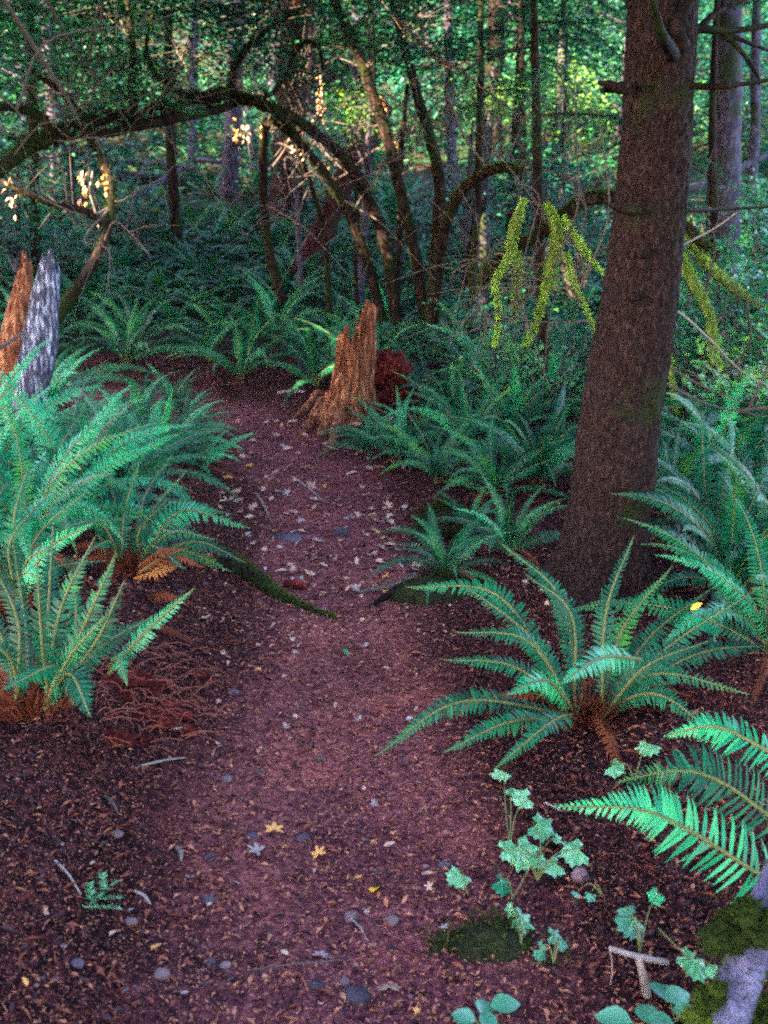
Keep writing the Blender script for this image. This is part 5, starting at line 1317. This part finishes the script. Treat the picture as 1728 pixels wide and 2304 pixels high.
# litter nobody could count
def litter(n, mt, name, L, W, y0=1.2, y1=10, off=0.0, seed=0, flat=.25):
    r_ = np.random.default_rng(seed); x = r_.uniform(-3.6, 3.6, n * 3); y = y0 + (y1 - y0) * r_.uniform(size=n * 3) ** 1.5
    k = (np.abs(x) < .46 * y + .2)
    d, _ = trail_d(x, y); k &= r_.uniform(size=len(x)) < np.where(d < .4, min(1, 1 - off), min(1, 1 + off) * (.45 if mt in ('chip_tan', 'leaf_tan') else 1))
    x, y = x[k][:n], y[k][:n]; m = len(x)
    c = np.stack([x, y, ground(x, y) + r_.uniform(.001, .009, m)], 1)
    a = r_.uniform(0, 6.28, m); ax = np.stack([np.cos(a), np.sin(a), r_.normal(0, flat, m)], 1)
    mb = MB(); cards(mb, c, r_.uniform(.5, 1.5, m) * L, np.array([0, 0, 1]) + r_.normal(0, .3, (m, 3)), W, 0, r_, ax)
    part(name, mb, M[mt], kind='stuff')
litter(15000, 'chip_rust', 'leaf_litter', .022, .35, seed=1, off=.5)
litter(52000, 'chip_tan', 'leaf_litter', .0105, .42, seed=2, off=-.2)
litter(5000, 'chip_tan', 'leaf_litter', .02, .4, seed=22, off=.2)
litter(3500, 'leaf_tan', 'leaf_litter', .017, .55, y0=3.5, seed=12, off=-.2)
litter(12000, 'chip_dark', 'leaf_litter', .024, .35, seed=3, off=.4)
litter(9000, 'chip_rust', 'needle_litter', .045, .06, seed=4, off=.6)
litter(5000, 'chip_tan', 'needle_litter', .035, .07, seed=5, off=.6)

# little fir twig
ft_ = G(215, 1975); t = thing('fir_twig', 'little pale green fir twig lying on the lower left trail', 'twig', tuple(ft_))
mb = MB()
for q, (a, b_) in enumerate([((185, 1975), (250, 1915)), ((200, 1960), (195, 1925)), ((215, 1950), (262, 1950)), ((195, 1970), (258, 1975)), ((225, 1935), (222, 1905))]):
    p0, p1 = G(*a) + [0, 0, .012], G(*b_) + [0, 0, .018]
    u = np.linspace(0, 1, 14)[:, None]; pc = p0 + (p1 - p0) * u; d = nrm(p1 - p0); sd = nrm(np.cross(d, [0, 0, 1.0]))
    for s in (-1, 1):
        blades(mb, pc, nrm(d * .6 + sd * s + rng.normal(0, .15, (14, 3))), .014, .004, 0, rng)
    tube(mb, [p0, p1], [.0012, .0008], 4, 4, 1, cap=False)
part('needles', mb, [M['seedling'], M['twig']], t)

# maple seedlings at the lower right
rng = np.random.default_rng(31)
def seedling(label, foot, leaves, mt='seedling', name='maple_seedling', cat='seedling', dY=.0, stem=True):
    b = G(*foot); b[2] = gz(b[0], b[1]); t = thing(name, label, cat, tuple(b))
    hub = b + [0, 0, .02]
    for k, (dx, dy, wpx, up, *mm) in enumerate(leaves):
        g = G(dx, dy); dd = g[1] - dY - up * .9
        c = P(dx, dy, dd); dist = np.linalg.norm(c - [0, 0, CAM_H]); sz = wpx * K * dist / FPX
        ax = nrm(np.array([rng.normal(0, .8), -.5 + rng.normal(0, .5), rng.normal(-.1, .2)])); nn = nrm(np.array([rng.normal(0, .25), -.35, 1.0]))
        mb = MB(); maple_leaf(mb, c - ax * sz * .35, ax, nn, sz * .88, 0, 5, rng, rng.uniform(.3, .75), .78, 1)
        part('leaf', mb, [M[mm[0] if mm else mt], M['vein']], t)
        ms = MB(); tube(ms, [hub, (hub + c) / 2 + [0, 0, .03], c - ax * sz * .25], [.0022, .0015, .001], 5, 8, cap=False); part('stem', ms, M['fern_stem'], t)
    return t
seedling('tall maple seedling with two leaves at the right trail edge', (1100, 1850), [(1080, 1668, 52, .12), (1128, 1722, 66, .10), (1105, 1705, 36, .1)])
seedling('maple seedling with a cluster of pale shiny leaves', (1160, 1920), [(1172, 1785, 78, .10), (1130, 1838, 92, .08), (1238, 1835, 82, .09), (1098, 1832, 60, .09), (1195, 1870, 60, .07), (1165, 1860, 50, .09)])
seedling('maple seedling with one pale round leaf at the trail edge', (1010, 1950), [(988, 1893, 66, .05)])
seedling('maple seedling with a small yellow green leaf', (1105, 1965), [(1090, 1906, 60, .05, 'fern_fresh'), (1205, 1810, 30, .05)])
seedling('maple seedling with a mid green leaf below the pale cluster', (1125, 2060), [(1133, 1985, 72, .05), (1105, 1968, 40, .05)])
seedling('maple seedling under the tips of the foreground fronds', (1380, 2080), [(1368, 1992, 80, .06), (1415, 1935, 44, .06, 'fern_fresh'), (1352, 1965, 44, .05)], 'herb')
seedling('maple seedling beside the mossy leaning trunk', (1480, 2130), [(1508, 2085, 74, .08), (1485, 2070, 50, .07), (1540, 2095, 40, .08)])
seedling('small maple seedling below the fanned fern', (1370, 1700), [(1400, 1612, 60, .08), (1330, 1658, 56, .05)], 'seedling')
seedling('small green seedling on the dark mound', (1195, 2100), [(1172, 2058, 52, .03), (1200, 2020, 44, .03), (1215, 2040, 30, .03)], 'herb')
seedling('tiny seedling in the litter right of the pale stone', (1300, 1960), [(1275, 1935, 30, .03), (1245, 1930, 26, .03)], 'herb')
def herb(label, foot, leaves):
    b = G(*foot); b[2] = gz(b[0], b[1]); t = thing('woodland_herb', label, 'plant', tuple(b))
    for (dx, dy, wpx, ang) in leaves:
        g = G(dx, dy); c = P(dx, dy, g[1] - .06); dist = np.linalg.norm(c - [0, 0, CAM_H]); sz = wpx * K * dist / FPX
        ax = np.array([math.cos(ang), math.sin(ang), .05]); mb = MB()
        oval_leaf(mb, c - ax * sz * .5, ax, np.array([rng.normal(0, .15), -.25, 1]), sz, sz * .72, 0, .2); part('leaf', mb, M['herb'], t)
        ms = MB(); tube(ms, [b, (b + c) / 2 + [0, 0, .02], c - ax * sz * .5], [.002, .001], 5, 6, cap=False); part('stem', ms, M['fern_stem'], t)
herb('three leaved teal plant at the bottom edge right of centre', (1040, 2225), [(1000, 2195, 52, 2.6), (1045, 2172, 50, 1.4), (1092, 2168, 64, .3), (1055, 2205, 50, -1.2)])
herb('dark teal plant at the bottom edge left of the leaning trunk', (1390, 2235), [(1325, 2198, 70, 2.8), (1395, 2185, 60, 1.6), (1430, 2205, 54, -.4)])
herb('teal plant with paired leaves against the leaning trunk', (1460, 2210), [(1425, 2135, 56, 1.7), (1465, 2150, 60, .4), (1482, 2185, 50, -.3)])
# sticks by the seedlings
for lab, pts, rd, mt in (('pale broken stick standing up in the litter at the lower right', [(1380, 2070), (1388, 2105), (1398, 2150)], .0095, 'twig_pale'), ('pale stick lying across above the standing stick', [(1318, 2048), (1360, 2062), (1442, 2080)], .007, 'twig_pale'),
                         ('long thin stem running to the mossy leaning trunk', [(1420, 2030), (1470, 2080), (1530, 2120)], .002, 'fern_stem'), ('thin upright dead twig left of the standing stick', [(1318, 2050), (1322, 2085), (1319, 2130)], .0016, 'twig_pale'), ('pale thin chip by the fanned fern', [(1175, 1758), (1190, 1765), (1210, 1775)], .003, 'twig_pale')):
    mb = MB(); pp = [G(x, y) for x, y in pts]
    if 'standing' in lab or 'upright' in lab: pp = [P(x, y, pp[-1][1] - .01 * q) for q, (x, y) in enumerate(pts[::-1])]
    else: pp = [p + [0, 0, .03] for p in pp]
    tube(mb, pp, [rd, rd * .9, rd * .7], 7, 10, rough=.25, fr=50); single('fallen_stick', mb, M[mt], lab, 'stick')
# broad fresh leaf and yellow leaf on the fanned fern
b = P(1478, 1342, 2.95); mb = MB(); oval_leaf(mb, b, P(1558, 1365, 2.9) - b, np.array([0, -.5, 1.0]), np.linalg.norm(P(1558, 1365, 2.9) - b), .045, 0, .1)
single('fallen_leaf', mb, M['fern_fresh'], 'bright light green leaf resting on the right fronds of the fanned fern', 'leaf')
mb = MB(); oval_leaf(mb, P(1492, 1318, 2.98), P(1518, 1300, 2.98) - P(1492, 1318, 2.98), np.array([0, -.6, 1.0]), .042, .022, 0, .1)
single('fallen_leaf', mb, M['leaf_gold'], 'small yellow leaf caught on a right frond of the fanned fern', 'leaf')
# golden dead frond on the left bank
gf = G(370, 1290); t = thing('dead_fern', 'rust and golden dead fronds on the left bank above the crossing root', 'fern', tuple(gf))
posed_frond(t, [G(300, 1275) + [0, 0, .06], G(350, 1262) + [0, 0, .10], G(395, 1245) + [0, 0, .05]], .05, 24, 'fern_gold', False, 0, 5)
posed_frond(t, [G(330, 1225) + [0, 0, .12], G(380, 1200) + [0, 0, .14], G(425, 1195) + [0, 0, .06]], .05, 26, 'fern_dead', False, 0, 6)
posed_frond(t, [G(320, 1365) + [0, 0, .03], G(370, 1385) + [0, 0, .04], G(425, 1405) + [0, 0, .02]], .04, 26, 'fern_dead', False, 0, 7)
posed_frond(t, [G(360, 1240) + [0, 0, .1], G(420, 1225) + [0, 0, .10], G(470, 1240) + [0, 0, .04]], .045, 26, 'fern_dead', False, 0, 8)
# brown dead leaves by the snag fern
for q_, (a_, m_, e_, kd) in enumerate([((290, 1250), (335, 1235), (385, 1222), 'fern_gold'), ((310, 1290), (355, 1285), (410, 1300), 'fern_dead'), ((340, 1215), (390, 1205), (440, 1225), 'fern_dead'), ((300, 1225), (340, 1195), (400, 1185), 'fern_dead')]):
    posed_frond(t, [P(a_[0], a_[1], gf[1] - .08), P(m_[0], m_[1], gf[1] - .14), P(e_[0], e_[1], gf[1] - .12)], .036, 15, kd, False, 0, 90 + q_, face=(0, -.5, .8))
t = thing('dead_fern', 'brown dead fronds lying beside the snag fern', 'fern', tuple(G(170, 900)))
for k in range(5):
    a = G(150 + 30 * k, 905); posed_frond(t, [a + [0, 0, .08], a + [.15, -.05, .16], a + [.34, -.12 + .05 * k, .05]], .06, 20, 'fern_dead', False, 0, 70 + k)

# ---------------- mossy leaning trunk at the bottom right corner
lb = P(1530, 2330, 1.36); lb2 = lb.copy()
t = thing('leaning_sapling', 'pale bluish leaning trunk with moss cushions at the bottom right corner', 'tree', (lb[0] - .05, lb[1], gz(lb[0] - .05, lb[1])))
mb = MB(); foot = np.array([lb[0] - .07, lb[1] + .02, gz(lb[0] - .07, lb[1]) - .05])
C, r = tube(mb, [foot, lb, P(1570, 2200, 1.40), P(1625, 2050, 1.44), P(1685, 1900, 1.5), P(1780, 1700, 1.6), P(1900, 1400, 1.8)], [.045, .040, .038, .036, .033, .03, .025], 24, 120, rough=.10, fr=12)
part('trunk', mb, M['bark_pale'], t)
for lab, u0, u1, n, off in (('moss_cushion', (1598, 2010, 1.40), .058, 3800, 0), ('moss_cushion', (1535, 2150, 1.38), .030, 1500, 0), ('moss_cushion', (1650, 2180, 1.40), .035, 1500, 0), ('moss_cushion', (1505, 2195, 1.36), .022, 900, 0)):
    c = P(*u0); r_ = np.random.default_rng(n); d = rand_dirs(n, r_); pc = c + d * u1 * np.array([1, .8, .8]) * r_.uniform(.35, 1, n)[:, None]
    mo = MB()
    for q_ in range(7): lump(mo, c + r_.normal(0, u1 * .42, 3) * [1, .6, 1], u1 * r_.uniform(.2, .5), n % 91 + q_, (1, .8, .8), 4, .9, (16, 20))
    pc = mo.arrays()[0]; i_ = r_.integers(0, len(pc), n); pc = pc[i_]; d = nrm(pc - c)
    blades(mo, pc, nrm(d + r_.normal(0, .6, (n, 3))), r_.uniform(.006, .016, n), .0028, 0, r_)
    part('moss_cushion', mo, M['moss'], t, kind='stuff')
mm = MB(); moss_on(mm, C[:70], r[:70], 2500, .012, .6, .004); part('moss', mm, M['moss'], t, kind='stuff')
